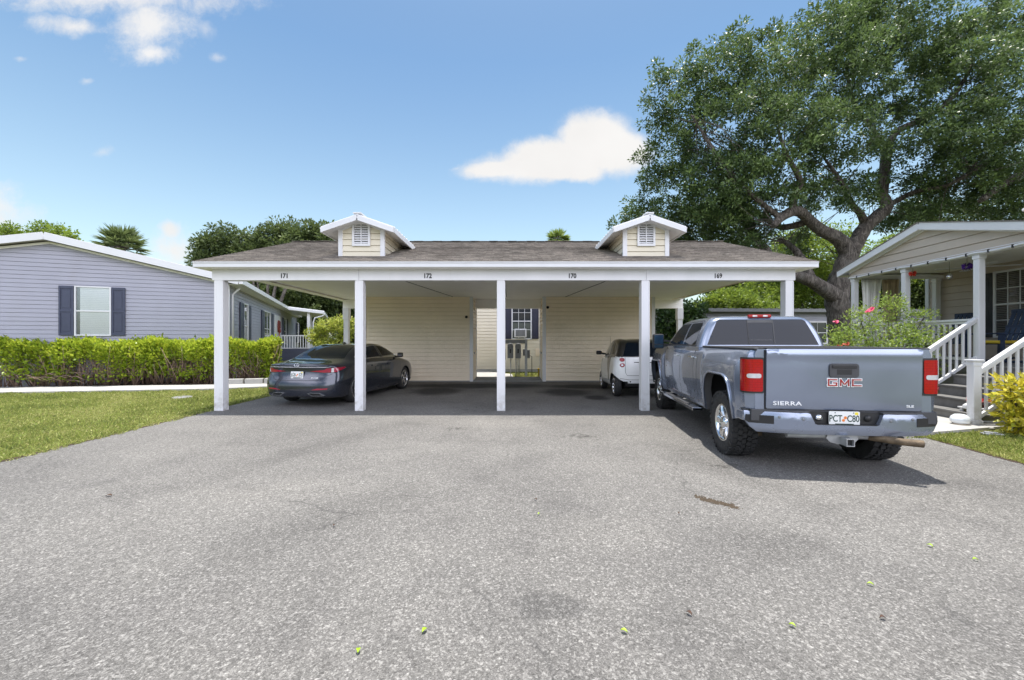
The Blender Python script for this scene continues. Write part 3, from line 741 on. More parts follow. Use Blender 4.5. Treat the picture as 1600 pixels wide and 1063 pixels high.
ds = MB().tube([(.30, .28, 3.45), (.22, .28, 3.36), (.07, .28, 3.2), (.06, .28, .3)], .04, 8); ds.build('downspout', M['trim'], LH)
# gable window
def clearglass():
    t = NT('clear_window_glass'); g = t.n('ShaderNodeBsdfGlossy', Roughness=.02, Color=c4((.9, .95, 1))); tr = t.n('ShaderNodeBsdfTransparent', Color=c4((.93, .94, .94))); ms = t.n('ShaderNodeMixShader', Fac=.12)
    t.t.links.new(tr.outputs[0], ms.inputs[1]); t.t.links.new(g.outputs[0], ms.inputs[2]); t.t.links.new(ms.outputs[0], t.out.inputs['Surface']); return t.mat
o, MM = window(LH, (-3.82 - .43, -.012, 1.68), (1, 0, 0), (0, -1, 0), .857, 1.56, 1, 1, .045, clearglass())
b = MB().box(0, .09, 0, 1.56, .0075, .0078, M=MM); b.build('dark_gap', M['dkgrey'], o)
b = MB()
for k in range(26): b.box(.09, .857, k * .06, k * .06 + .055, .0072, .0079, M=MM)
b.build('blind', simple('white_blind', (.64, .65, .64), .5, var=.03), o)
shutter(o, MM, -.43, -.055, 1.56, M['slate']); shutter(o, MM, .912, 1.275, 1.56, M['slate'])
def s_at(px): 
    k = (px - CX) / F; return (k * 15.5 + 10.4) / (-.37 - .929 * k)
LGL = glass_mat('pale_window_glass', (.16, .19, .2), .05)
for a, b, c, d, z0, z1 in ((373, 379.5, 385.5, 390, 1.2, 3.0), (407, 411.5, 421, 425.5, 1.2, 3.0), (440, 442.5, 446, 448.5, 1.25, 3.0), (461.5, 463, 465.5, 467, 1.3, 3.0)):
    sa, sb, sc2, sd2 = (s_at(q) for q in (a, b, c, d))
    o, MM = window(LH, (.014, sb, z0), (0, 1, 0), (1, 0, 0), sc2 - sb, z1 - z0, 1 if sc2 - sb < 1.6 else 2, 1, .06, LGL)
    shutter(o, MM, -(sb - sa), -.07, z1 - z0, M['slate']); shutter(o, MM, sc2 - sb + .07, sd2 - sb, z1 - z0, M['slate'])
sa, sb = s_at(428.5), s_at(437.5)
dr = MB().box(.0, .03, sa, sb, .9, 3.05).box(.03, .045, sa + .3, sb - .3, 1.1, 1.9).box(.03, .045, sa + .3, sb - .3, 2.05, 2.9); dr.build('door', M['trim'], LH, bevel=.01)
# porch on the side
pr = MB(); s0, s1 = 13.2, 20.0
p = [(.3, s0, 3.52), (2.7, s0, 3.26), (2.7, s1, 3.26), (.3, s1, 3.52)]
pr.add(p + [(a, b, c + .22) for a, b, c in p], [(0, 1, 2, 3), (4, 7, 6, 5), (0, 4, 5, 1), (1, 5, 6, 2), (2, 6, 7, 3), (3, 7, 4, 0)])
pr.build('porch_roof', M['trim'], LH, bevel=.03)
for y in (13.6, 15.3):
    for x in ((1.7,) if y < 14 else (1.7,)): MB().box(x - .09, x + .09, y - .09, y + .09, 0.9, 3.4).build('porch_post', M['white'], LH, bevel=.006)
MB().box(.0, 2.4, 13.3, 19.8, .1, .9).build('porch_deck', M['slate'], LH)
rb = MB()
for y in np.arange(13.45, 19.6, .16): rb.box(1.68, 1.72, y - .025, y + .025, .98, 1.75)
for x in np.arange(.1, 1.7, .16): rb.box(x - .025, x + .025, 13.43, 13.47, .98, 1.75)
rb.box(1.65, 1.75, 13.4, 19.7, 1.75, 1.83).box(1.66, 1.74, 13.4, 19.7, .93, .98).box(.05, 1.65, 13.41, 13.49, 1.75, 1.83).box(.05, 1.65, 13.42, 13.48, .93, .98)
rb.build('porch_railing', M['trim'], LH)
MB().tube([(2.72, 13.3, 3.3), (2.6, 13.3, 3.15), (2.1, 13.3, 3.0), (2.0, 13.3, 2.7), (2.0, 13.3, .1)], .045, 8).build('downspout', M['trim'], LH)
wv = LH and MATW[LH] @ Vector((.07, (sa + sb) / 2, 2.35))
w_ = thing('door_wreath', wv, 'small red and brown wreath hanging on the white door of the lilac mobile home', 'wreath', R(21.7))
mb = MB(); ring = [(0, .3 * math.cos(a), .3 * math.sin(a)) for a in np.linspace(0, 2 * math.pi, 25)]; mb.tube(ring, .09, 8, wob=.3)
mb.build('twig_ring', simple('wreath_twigs', (.16, .03, .02), .8, var=.6, vs=20), w_)
mb = MB(); mb.lathe([(0, -.09), (.11, -.05), (.14, 0), (.11, .05), (0, .09)], 10, 'x', (.06, 0, -.28)).box(.03, .06, -.12, -.04, -.62, -.3).box(.03, .06, .04, .12, -.58, -.3)
mb.build('bow', simple('red_ribbon', (.30, .03, .02), .6), w_)

# ================================================================ cream house seen through the gap
CH = thing('cream_house', (0, 20.0, 0), 'cream sided house with navy shutters seen through the gap in the carport', 'house')
mb = MB(); mb.siding([(-6.6, .12), (6.3, .12), (6.3, 4.0), (-6.6, 4.0)], (0, 20, 0), (1, 0, 0), (0, -1, 0), .15, .024, groove=.018)
cbuild(mb, 'wall', M['cream2'], CH, fix=False)
cbuild(MB().box(-6.58, 6.28, 20.03, 27, 0, 3.98).box(-6.6, 6.3, 19.99, 20.03, 0, .12), 'foundation', M['concrete'], CH)
rf = MB(); rf.add([(-6.9, 19.6, 4.0), (6.6, 19.6, 4.0), (6.6, 23.5, 4.55), (-6.9, 23.5, 4.55), (6.6, 27.4, 4.0), (-6.9, 27.4, 4.0)], [(0, 1, 2, 3), (3, 2, 4, 5)]); cbuild(rf, 'roof', M['shingle'], CH)
O = Vector(((801 - CX) / F * 20, 0 - .012, 1.58)); wd = (829 - 801) / F * 20
o, MM = window(CH, (O.x, -.012, 1.58), (1, 0, 0), (0, -1, 0), wd, 1.62, 3, 2, .05)
shutter(o, MM, -.40, -.06, 1.62, M['navy']); shutter(o, MM, wd + .06, wd + .38, 1.62, M['navy'])
vb = MB(); vx = (841 - CX) / F * 20; vb.box(vx - .13, vx + .13, -.04, 0, .75, 1.1)
for k in range(6): vb.box(vx - .11, vx + .11, -.05, -.04, .78 + k * .05, .80 + k * .05)
vb.build('foundation_vent', M['cream'], CH)
ac = thing('window_air_conditioner', ((813 - CX) / F * 19.8, 19.85, 1.62), 'white framed grey air conditioner sitting in the window of the cream house', 'air conditioner')
MB().box(-.28, .28, -.35, .0, 0, .40).build('case', M['trim'], ac, bevel=.03)
g = MB().box(-.22, .22, -.358, -.352, .05, .35)
for k in range(10): g.box(-.22, .22, -.366, -.358, .06 + k * .03, .072 + k * .03)
g.build('grille', M['meter'], ac)
# meters
ut = thing('utility_meter_rack', (.3, 17.3, 0), 'grey electric meter rack with two boxes on pipes in front of the cream house', 'meter rack')
def mx(px): return (px - CX) / F * 17.3 - .3
def mz(py): return CAMH + (CY - py) / F * 17.3
MB().box(mx(786), mx(822), -.02, .06, mz(537), mz(531)).build('crossbar', M['meter'], ut, bevel=.006)
for px in (797.5, 809.5):
    b = MB().box(mx(px - 4.5), mx(px + 4.5), -.12, .0, mz(560), mz(538)); b.lathe([(0, -.06), (.12, -.06), (.12, .0), (0, .0)], 20, 'y', (mx(px), -.12, mz(541)))
    bo = b.build('meter_box', M['meter'], ut, bevel=.015)
    MB().box(mx(px - 1), mx(px + 1), -.127, -.12, mz(552), mz(545.5)).build('meter_window', M['dark'], bo)
for px, r in ((798, .02), (806.3, .025), (809.5, .02), (812, .015)):
    MB().tube([(mx(px), -.05, mz(559)), (mx(px), -.05, 0)], r, 10).build('conduit', M['steel'], ut)
MB().box(mx(820), mx(824), -.05, .05, 0, mz(530)).build('pole', M['steel'], ut, bevel=.01)
for a, b, c, d, e in ((824, 828, -.08, 560, 547), (817, 820, -.06, 556, 546), (786.5, 790, -.1, 562, 545)): MB().box(mx(a), mx(b), c, .02, mz(d), mz(e)).build('junction_box', M['meter'], ut, bevel=.008)
MB().tube([(mx(828), -.03, mz(556)), (mx(831), -.03, mz(557)), (mx(831), -.03, 0)], .014, 8).build('cable', M['dkgrey'], ut)
yb_ = thing('yellow_bin', ((845 - CX) / F * 16.9, 16.9, .0), 'small yellow bucket at the foot of the storage room corner', 'bucket')
MB().lathe([(0, 0), (.10, 0), (.13, .34), (.14, .34), (.14, .36), (.12, .36), (.10, .03), (0, .03)], 20, 'z').build('bucket', simple('yellow_plastic', (.55, .36, .02), .4), yb_)
# ================================================================ tan house with porch on the right
RH = thing('porch_house', (9.6, 8.68, 0), 'tan sided house with white gabled porch, railings and steps', 'house', R(-3.72))
FL = 1.0                                                  # porch floor
# main body
mb = MB(); mb.siding([(-9, FL - .1), (3.95, FL - .1), (3.95, 4.0), (-9, 4.0)], (2.4, 0, 0), (0, 1, 0), (-1, 0, 0), .19, .022, groove=.012)
mb.siding([(2.4, .3), (11, .3), (11, 3.6), (2.4, 3.6)], (0, 3.95, 0), (1, 0, 0), (0, 1, 0), .19, .022, groove=.012)
mb.add([(2.42, -9, 0), (11, -9, 0), (11, 3.94, 0), (2.42, 3.94, 0), (2.42, -9, 3.6), (11, -9, 3.6), (11, 3.94, 3.6), (2.42, 3.94, 3.6)], [(0, 1, 5, 4), (1, 2, 6, 5), (2, 3, 7, 6), (3, 0, 4, 7)])
mb.build('wall', M['tan'], RH, fix=False)
rf = MB(); rf.add([(2.0, -9.3, 3.62), (6.7, -9.3, 4.75), (6.7, 4.25, 4.75), (2.0, 4.25, 3.62), (11.4, -9.3, 3.62), (11.4, 4.25, 3.62)], [(0, 1, 2, 3), (1, 4, 5, 2)])
rf.build('roof', M['shingle'], RH)
MB().box(2.36, 2.4, 3.86, 3.97, FL, 3.5).build('corner_trim', M['trim'], RH)
# porch deck and skirting
mb = MB()
for k in range(18): mb.box(-.08 + k * .139, -.08 + k * .139 + .134, -5, 3.55, FL - .03, FL)
mb.build('porch_deck', M['wood'], RH)
sk_ = MB(); k = -5.0
sk_.siding([(-5, .02), (3.5, .02), (3.5, FL - .03), (-5, FL - .03)], (-.03, 0, 0), (0, 1, 0), (-1, 0, 0), .16, .012); sk_.siding([(-.03, .02), (2.4, .02), (2.4, FL - .03), (-.03, FL - .03)], (0, 3.5, 0), (1, 0, 0), (0, 1, 0), .16, .012)
sk_.build('porch_skirting', M['wood'], RH, fix=False)
ZB = 3.24
def post(x, y, z0=FL, z1=ZB, w=.062):
    b = MB().box(x - w, x + w, y - w, y + w, z0, z1); b.box(x - w - .012, x + w + .012, y - w - .012, y + w + .012, z1 - .08, z1)
    return b.build('porch_post', M['white'], RH, bevel=.008)
for x, y in ((0, 0), (0, 1.745), (0, 3.43), (0, -3.2), (1.15, 3.46), (2.26, 3.5)): post(x, y)
b = MB().box(-.07, .07, -4.9, 3.52, ZB, ZB + .1).box(.07, 2.4, 3.42, 3.52, ZB, ZB + .1); b.build('porch_beam', M['trim'], RH, bevel=.006)
# gable
y1, yc, y0 = 3.81, 1.14, -1.53; zc, zp = 3.42, 4.13
g = MB(); g.siding([(y0 + .25, ZB + .06), (y1 - .25, ZB + .06), (y1 - .25, zc + .04), (yc, zp - .02), (y0 + .25, zc + .04)], (-.05, 0, 0), (0, 1, 0), (-1, 0, 0), .19, .022, groove=.012)
g.build('gable', M['tan'], RH, fix=False)
MB().box(-.06, 2.4, -4.9, y0 + .25, ZB + .09, 3.5).build('porch_header', M['tan'], RH)
f = MB()
for ya, yb in ((y1, yc), (y0, yc)):
    f.bar((-.21, ya, zc + .02), (-.21, yc, zp + .02), .026, .16); f.bar((-.05, ya + (.25 if ya < yc else -.25), zc + .0), (-.05, yc, zp - .06), .08, .05)
    f.add([(-.2, ya, zc - .055), (-.2, yc, zp - .055), (-.04, yc, zp - .055), (-.04, ya, zc - .055)], [(0, 1, 2, 3)])
f.box(-.22, 2.4, y1, y1 + .03, zc - .06, zc + .1)
f.add([(-.2, y1, zc - .05), (2.4, y1, zc - .05), (2.4, y1 - .3, zc - .05), (-.2, y1 - .3, zc - .05)], [(0, 1, 2, 3)])
f.build('fascia', M['trim'], RH, bevel=.005)
r = MB()
for ya in (y1 + .03, y0 - .03):
    p = [(-.24, ya, zc + .1), (-.24, yc, zp + .1), (4.2, yc, zp + .1), (4.2, ya, zc + .1)]
    r.add(p + [(a, b, c + .02) for a, b, c in p], [(0, 1, 2, 3), (4, 7, 6, 5), (0, 4, 5, 1), (1, 5, 6, 2), (2, 6, 7, 3), (3, 7, 4, 0)])
r.build('porch_roof', M['shingle'], RH)
MB().box(1.0, 1.5, -.3, .1, 3.98, 4.16).box(.95, 1.55, -.34, .14, 4.16, 4.22).build('roof_vent', M['trim'], RH, bevel=.02)
c = MB(); n = 16
for k in range(n): c.box(.07 + 2.33 * k / n, .07 + 2.33 * (k + 1) / n - .008, -4.9, 3.5, 3.40, 3.41)
c.build('porch_ceiling', M['ceil'], RH)
# window in the porch wall and shutter
TW = (2.386, 2.03, 1.60)
DG = glass_mat('dark_window_glass', (.02, .02, .022), .04)
o, MM = window(RH, TW, (0, -1, 0), (-1, 0, 0), .80, 1.56, 3, 2, .05, DG)
bl = MB()
for k in range(36): bl.box(.0, .80, k * .0433, k * .0433 + .026, .0145, .017, M=MM)
bl.build('blind', simple('grey_blind_slats', (.13, .125, .115), .5), o)
shutter(o, MM, -.40, -.07, 1.56, M['dkgrey'])
# railings
def rail(a, b, h=.92, n=None, name='railing', bal=.036, low=.10):
    a, b = Vector(a), Vector(b); up = Vector((0, 0, 1)); r = MB(); L = (b - a).length
    d = (b - a).normalized()
    r.bar(a + up * h, b + up * h, .09, .05); r.bar(a + up * low, b + up * low, .05, .06); r.bar(a + up * (h - .055), b + up * (h - .055), .045, .05)
    n = n or int(L / .125)
    for k in range(1, n):
        p = a + (b - a) * k / n; r.box(p.x - bal / 2, p.x + bal / 2, p.y - bal / 2, p.y + bal / 2, p.z + low, p.z + h - .05)
    return r.build(name, M['white'], RH, bevel=.004)
rail((0, .07, FL), (0, 1.68, FL)); rail((0, 1.81, FL), (0, 3.37, FL)); rail((.07, 3.46, FL), (1.09, 3.46, FL)); rail((1.21, 3.46, FL), (2.2, 3.5, FL))
rail((0, -1.53, FL), (0, -3.14, FL))
# steps with closed risers
st = MB()
for k in range(5):
    x0 = -1.40 + k * .28; z = .2 * (k + 1)
    st.box(x0 + .02, x0 + .04, -1.42, -.05, z - .2, z - .03); st.box(x0 - .015, x0 + .30, -1.43, -.04, z - .03, z)
steps = st.build('steps', M['wood'], RH, bevel=.004)
MB().box(-1.36, -.03, -.045, -.03, .02, .1).build('stringer', M['wood'], steps)
pst = MB().box(-.02, .06, -1.53, -1.41, 0.0, FL + .95); pst.build('porch_post', M['white'], RH, bevel=.006)
for y in (-1.47, 0.0):
    nw = MB().box(-1.575, -1.445, y - .065, y + .065, 0, 1.13).box(-1.585, -1.435, y - .075, y + .075, 1.05, 1.10)
    nw.box(-1.60, -1.42, y - .09, y + .09, 1.13, 1.165); nw.box(-1.59, -1.43, y - .08, y + .08, 0, .12)
    nw.build('newel_post', M['white'], RH, bevel=.008)
    rail((-1.44, y, .05), (-.06, y, .05 + .98), .92, 11, 'stair_rail', low=.12)

# things on the porch
def rhp(x, y, z): return MATW[RH] @ Vector((x, y, z))
CHM = simple('navy_painted_wood', (.022, .04, .085), .45, var=.15)
def rocker(loc, rz, label, scale=1):
    t = thing('rocking_chair', loc, label, 'rocking chair', rz, 'navy rocking chairs on the porch')
    # chair faces local -x
    s = MB()
    for k in range(6): s.box(-.26 + k * .085, -.26 + k * .085 + .075, -.27, .27, .40, .42)
    s.build('seat', CHM, t)
    b = MB()
    for k in range(5): y = -.22 + k * .11; b.bar((.22, y, .40), (.50, y, 1.16 + .0), .02, .085, up=(0, 1, 0))
    b.bar((.51, -.30, 1.15), (.51, .30, 1.15), .03, .10); b.bar((.36, -.28, .8), (.36, .28, .8), .02, .07)
    b.build('backrest', CHM, t, bevel=.008)
    for y in (-.3, .3):
        MB().bar((-.32, y, .63), (.36, y, .66), .09, .025).build('armrest', CHM, t, bevel=.01)
        MB().bar((-.26, y * .93, .05), (-.27, y * .93, .63), .05, .05).build('leg', CHM, t); MB().bar((.22, y * .93, .05), (.25, y * .93, .66), .05, .05).build('leg', CHM, t)
        rk = [(-.5 + k * .1, y * .93, .02 + .05 * ((k - 5) / 5) ** 2 + .01) for k in range(12)]; MB().tube(rk, .025, 6).build('rocker', CHM, t)
    return t
rocker(rhp(1.25, .80, FL), R(-4), 'navy rocking chair with yellow cushion in front of the porch window')
cu = thing('seat_cushion', rhp(1.2, .80, FL + .42), 'yellow seat cushion on the navy rocking chair', 'cushion', R(-4))
MB().box(-.25, .25, -.25, .25, .0, .07).build('cushion', simple('yellow_cloth', (.55, .40, .03), .8), cu, bevel=.03)
rocker(rhp(1.55, 2.45, FL), R(-4), 'navy rocking chair by the tan wall beside the bare end of the porch')
def drape(name, a, b, z0, z1, matr, label, waist=.5):
    a, b = Vector(a), Vector(b); n, mm = 44, 16; vs = []; c = a.lerp(b, .5); d = (b - a); nn = Vector((-d.y, d.x, 0)).normalized()
    for j in range(mm + 1):
        t = j / mm; wv = 1 - (1 - waist) * math.sin(min(1, t * 1.15) * math.pi * .5)
        for i in range(n + 1):
            u = i / n; p = c + d * (u - .5) * wv - d * (1 - wv) * .35 * t
            p = p + nn * (.035 * math.sin(u * 44 + 2 * t) + .02 * math.sin(u * 17)); vs.append((p.x, p.y, z1 + (z0 - z1) * t))
    mb = MB(); mb.add(vs, [(j * (n + 1) + i, j * (n + 1) + i + 1, (j + 1) * (n + 1) + i + 1, (j + 1) * (n + 1) + i) for j in range(mm) for i in range(n)], 0, True)
    t = thing(name, a, label, 'curtain'); mb.build('cloth', matr, t, world=True)
    o = t.children[0]; sm = o.modifiers.new('Solidify', 'SOLIDIFY'); sm.thickness = .004
    MB().tube([a + Vector((0, 0, z1 - a.z + .01)), b + Vector((0, 0, z1 - a.z + .01))], .012, 6).build('rod', M['steel'], t, world=True)
drape('porch_curtain', rhp(.1, 3.30, 0), rhp(.62, 3.30, 0), FL + .1, ZB - .03, simple('white_curtain', (.72, .71, .68), .8), 'white curtain gathered at the far corner post of the porch', .55)
drape('porch_curtain', rhp(.70, 3.34, 0), rhp(1.1, 3.34, 0), FL + .1, ZB - .03, simple('beige_curtain', (.42, .33, .22), .8), 'beige curtain hanging next to the white one at the porch end', .8)
fan = thing('ceiling_fan', rhp(1.2, 1.28, 3.42), 'white ceiling fan under the porch ceiling', 'ceiling fan')
MB().lathe([(0, 0), (.07, 0), (.07, -.03), (.015, -.04), (.015, -.16), (.09, -.17), (.1, -.26), (.05, -.3), (0, -.3)], 20, 'z').build('motor', M['trim'], fan)
for k in range(4):
    a = R(62 + 90 * k); d = Vector((math.cos(a), math.sin(a), 0)); MB().bar(d * .1 + Vector((0, 0, -.215)), d * .72 + Vector((0, 0, -.215)), .13, .012).build('blade', M['trim'], fan, bevel=.004)
def pom(name, p, r, matr, label, cat):
    t = thing(name, p, label, cat); mb = MB()
    for i in range(70):
        d = Vector(ball(1, 1)[0]); q = d.orthogonal().normalized() * r * .42; w = d.cross(q)
        mb.add([d * r * .2, d * r * .8 + q * .8, d * r * random.uniform(.9, 1.1), d * r * .8 - q * .8], [(0, 1, 2, 3)])
    mb.build('petals', matr, t, fix=False); MB().tube([(0, 0, r * .5), (0, 0, ZB + .02 - p[2])], .004, 5).build('string', M['dark'], t)
pom('paper_flower', rhp(-.02, 1.52, 3.10), .085, simple('orange_red_paper', (.55, .045, .02), .7), 'orange red paper flower hanging from the porch beam beside a post', 'ornament')
pom('paper_ball', rhp(.05, .30, 3.06), .10, simple('purple_paper', (.07, .015, .18), .7), 'purple paper ball hanging by the post at the top of the steps', 'ornament')
gl = thing('hanging_bulb', rhp(.5, 1.18, 2.98), 'small clear bulb ornament hanging between two porch posts', 'ornament')
MB().lathe([(0, -.07), (.045, -.05), (.06, 0), (.035, .05), (.015, .07), (0, .07)], 14, 'z').build('bulb', M['alloy'], gl); MB().tube([(0, 0, .07), (0, 0, .42)], .003, 5).build('string', M['dark'], gl)
sg = thing('string_lights', rhp(-.09, 1, ZB + .03), 'white light cable with small dark clips strung along the porch beam', 'string lights')
pts = [rhp(-.10, y, ZB + .045 - .02 * abs(math.sin((y - 3.5) * 3.6))) for y in np.arange(-2, 3.6, .08)]
MB().tube(pts, .022, 6).build('cable', M['trim'], sg, world=True)
for y in np.arange(-1.6, 3.5, .436):
    q = rhp(-.115, y, ZB + .03); MB().box(q.x - .012, q.x + .012, q.y - .014, q.y + .014, q.z - .03, q.z + .035).build('clip', M['dark'], sg, world=True)

# little things by the steps
lampg = thing('mushroom_lamp', G(1500, 667) , 'white round garden lamp lying on the path beside the steps', 'garden lamp')
MB().lathe([(0, .0), (.085, .0), (.10, .02), (.10, .06), (.09, .07), (0, .07)], 24, 'z').build('base', simple('ivory_plastic', (.55, .45, .33), .5), lampg)
MB().lathe([(.10, .065), (.128, .09), (.132, .13), (.115, .18), (.07, .215), (0, .225)], 24, 'z').build('dome', simple('white_globe', (.72, .76, .80), .25, coat=.5), lampg)
lg2 = thing('flat_stone', G(1537, 670), 'white flat stone lying at the foot of the newel post', 'stone')
MB().lathe([(0, 0), (.11, 0), (.13, .02), (.10, .05), (0, .055)], 14, 'z').build('stone', M['concrete'], lg2)
q = G(1556, 668) + Vector((.1, .35, 0))
pb = thing('planter_box', q, 'white wooden planter box with red flowers beside the newel post', 'planter', R(-4))
b = MB(); b.box(-.2, .3, -.14, .14, .03, .07)
for x in (-.2, .26): 
    for y in (-.14, .10): b.box(x, x + .04, y, y + .04, 0, .26)
b.box(-.22, .32, -.16, .16, .26, .285)
b.build('frame', M['trim'], pb, bevel=.004); MB().box(-.16, .26, -.12, .12, .06, .25).build('panel', simple('olive_panel', (.16, .15, .08), .7), pb)
for k, (x, y, z) in enumerate(((-.1, -.02, .43), (.05, -.06, .38))):
    mb = MB(); r = .105 if k == 0 else .09
    for i in range(120):
        d = Vector(ball(1, 1)[0]); u = d.orthogonal().normalized() * r * .3
        mb.add([Vector((x, y, z)) + d * r * .6, Vector((x, y, z)) + d * r * .9 + u, Vector((x, y, z)) + d * r, Vector((x, y, z)) + d * r * .9 - u], [(0, 1, 2, 3)])
    mb.build('flower', simple('red_petals', (.42, .012, .012), .6, var=.3, vs=20), pb, fix=False)
    MB().tube([(x, y, z - .05), (x, y, .27)], .008, 5).build('stem', simple('green_stem', (.05, .09, .02), .6), pb)
sl_ = thing('path_light', q + Vector((-.32, -.1, 0)), 'small white spotlight on a stake beside the planter box', 'garden light', R(20))
MB().lathe([(0, -.05), (.035, -.05), (.05, .03), (.055, .06), (0, .06)], 14, 'x', (-.03, 0, .33)).build('lamp_head', M['trim'], sl_); MB().tube([(0, 0, .31), (.05, 0, .0)], .01, 6).build('stake', M['dark'], sl_)
bk = thing('broken_edging', G(1551, 682), 'small grey plastic edging piece lying on the mulch', 'garden edging', R(-25))
MB().box(-.13, .13, -.05, .05, .01, .05).box(-.10, .05, -.04, .03, .05, .07).build('edging', M['steel'], bk, bevel=.01)

# ================================================================ grey home behind on the right
GH = thing('grey_mobile_home', (14, 23.0, 0), 'grey mobile home with flat metal roof behind the pickup truck', 'house', R(4))
mb = MB(); mb.siding([(-5.2, .9), (12, .9), (12, 3.1), (-5.2, 3.1)], (0, 0, 0), (1, 0, 0), (0, -1, 0), .16, .026, groove=.018); mb.add([(-5.2, 0, .2), (-5.2, 6, .2), (-5.2, 6, 3.1), (-5.2, 0, 3.1)], [(0, 1, 2, 3)]); mb.build('wall', M['grey'], GH, fix=False)
sk_ = MB(); k = -5.2
while k < 12: sk_.box(k, k + .2, -.02, .0, .05, .9); k += .21
sk_.build('skirting', simple('blue_grey_skirting', (.10, .11, .14), .6, var=.2), GH)
r = MB().box(-5.5, 12.3, -.45, 6.4, 3.1, 3.16); k = -5.5
while k < 12.2: r.box(k, k + .05, -.46, 6.4, 3.16, 3.2); k += .4
r.build('roof', simple('weathered_metal_roof', (.22, .21, .20), .6, .3, var=.35, vs=3), GH); MB().box(-5.5, 12.3, -.49, -.45, 3.0, 3.17).build('fascia', M['meter'], GH)
for px in (1276, 1240):
    x = ((px - CX) / F * 23 - 14)
    o, MM = window(GH, (x - .35, -.022, 1.35), (1, 0, 0), (0, -1, 0), 1.0, 1.1, 2, 1, .08, M['glass'])
# ================================================================ vegetation
OAKL = leafmat('oak_leaves', (.022, .046, .014), (.068, .118, .034), (.19, .27, .085), .45, .24, .5)
OAKL2 = leafmat('far_oak_leaves', (.04, .065, .022), (.075, .11, .034), (.14, .18, .055), .55, .3, .35)
BRL = leafmat('bright_tree_leaves', (.08, .13, .02), (.16, .24, .03), (.27, .34, .05), .45, .42, .4)
YGL = leafmat('yellow_green_leaves', (.16, .22, .03), (.32, .38, .05), (.52, .52, .12), .45, .4, .4)
DKL = leafmat('dark_shrub_leaves', (.02, .045, .013), (.04, .08, .02), (.08, .13, .03), .35, .3, .5)
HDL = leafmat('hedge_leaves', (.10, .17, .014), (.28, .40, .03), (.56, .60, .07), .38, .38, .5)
PLL = leafmat('palm_fronds', (.06, .095, .03), (.12, .17, .055), (.22, .27, .10), .45, .2, .5)
PLB = leafmat('bright_palm_fronds', (.10, .16, .03), (.19, .28, .06), (.32, .40, .10), .45, .3, .4)
CRL = leafmat('croton_leaves', (.22, .26, .02), (.48, .44, .035), (.68, .56, .06), .4, .3, .5)
BSL = leafmat('flower_bush_leaves', (.09, .16, .025), (.20, .30, .05), (.38, .46, .10), .45, .35, .45)
TWG = simple('brown_twigs', (.19, .13, .095), .85, var=.4, vs=12)
def plant(name, loc, label, cat, group=None): return thing(name, loc, label, cat, 0, group)
def crown(parent, lobes, dens, rcl, per, size, mat_, width=.5, flat=.8, droop=.1, name='crown', extra=None, dark=.35):
    C, Rr = lobes_to_clumps(lobes, dens, rcl)
    if extra is not None and len(extra): C = np.concatenate([C, np.asarray(extra)]); Rr = np.concatenate([Rr, np.full(len(extra), rcl * .8)])
    pos, ax, sz = clumps(C, Rr, per, size, flat, droop)
    ct = np.repeat(RNG.normal(0, .20, len(C)), per)
    tone = .42 + ct + RNG.normal(0, .17, len(pos))
    me = leaves_mesh(name, pos - np.array(parent.location), ax, sz, width, tone, up=.55)
    return finish(name, me, mat_, parent), C
def trunk(parent, limbs, name='trunk', wob=.07):
    mb = MB()
    for pts, rad in limbs:
        P_ = [Vector(p) for p in pts]; Q, Rr = [], []
        for i in range(len(P_) - 1):                        # smooth by Catmull-Rom
            p0, p1, p2, p3 = P_[max(i - 1, 0)], P_[i], P_[i + 1], P_[min(i + 2, len(P_) - 1)]
            for k in range(5):
                t = k / 5; Q.append(.5 * ((2 * p1) + (p2 - p0) * t + (2 * p0 - 5 * p1 + 4 * p2 - p3) * t * t + (3 * p1 - p0 - 3 * p2 + p3) * t ** 3)); Rr.append(rad[i] + (rad[i + 1] - rad[i]) * t)
        Q.append(P_[-1]); Rr.append(rad[-1])
        mb.tube(Q, Rr, 12, wob=wob)
    return mb.build(name, M['bark'], parent, world=True)
def twigs(C, frm, n, r=.025):
    out = []; C = np.asarray(C); idx = RNG.choice(len(C), min(n, len(C)), False); fr = np.asarray([tuple(f) for f in frm])
    fr = np.concatenate([fr] + [fr[:-1] + (fr[1:] - fr[:-1]) * t for t in (.2, .4, .6, .8)]) if len(fr) > 1 else fr
    for i in idx:
        d = np.linalg.norm(fr - C[i], axis=1); js = np.argsort(d)[:6]; j = int(RNG.choice(js)); a, b = Vector(fr[j]), Vector(C[i]); m = a.lerp(b, .5) + Vector(RNG.normal(0, .12, 3)) * (b - a).length * .6
        out.append(([a, m, b], [r * (.6 + .5 * min(2, d[j])), r * .8, r * .3]))
    return out
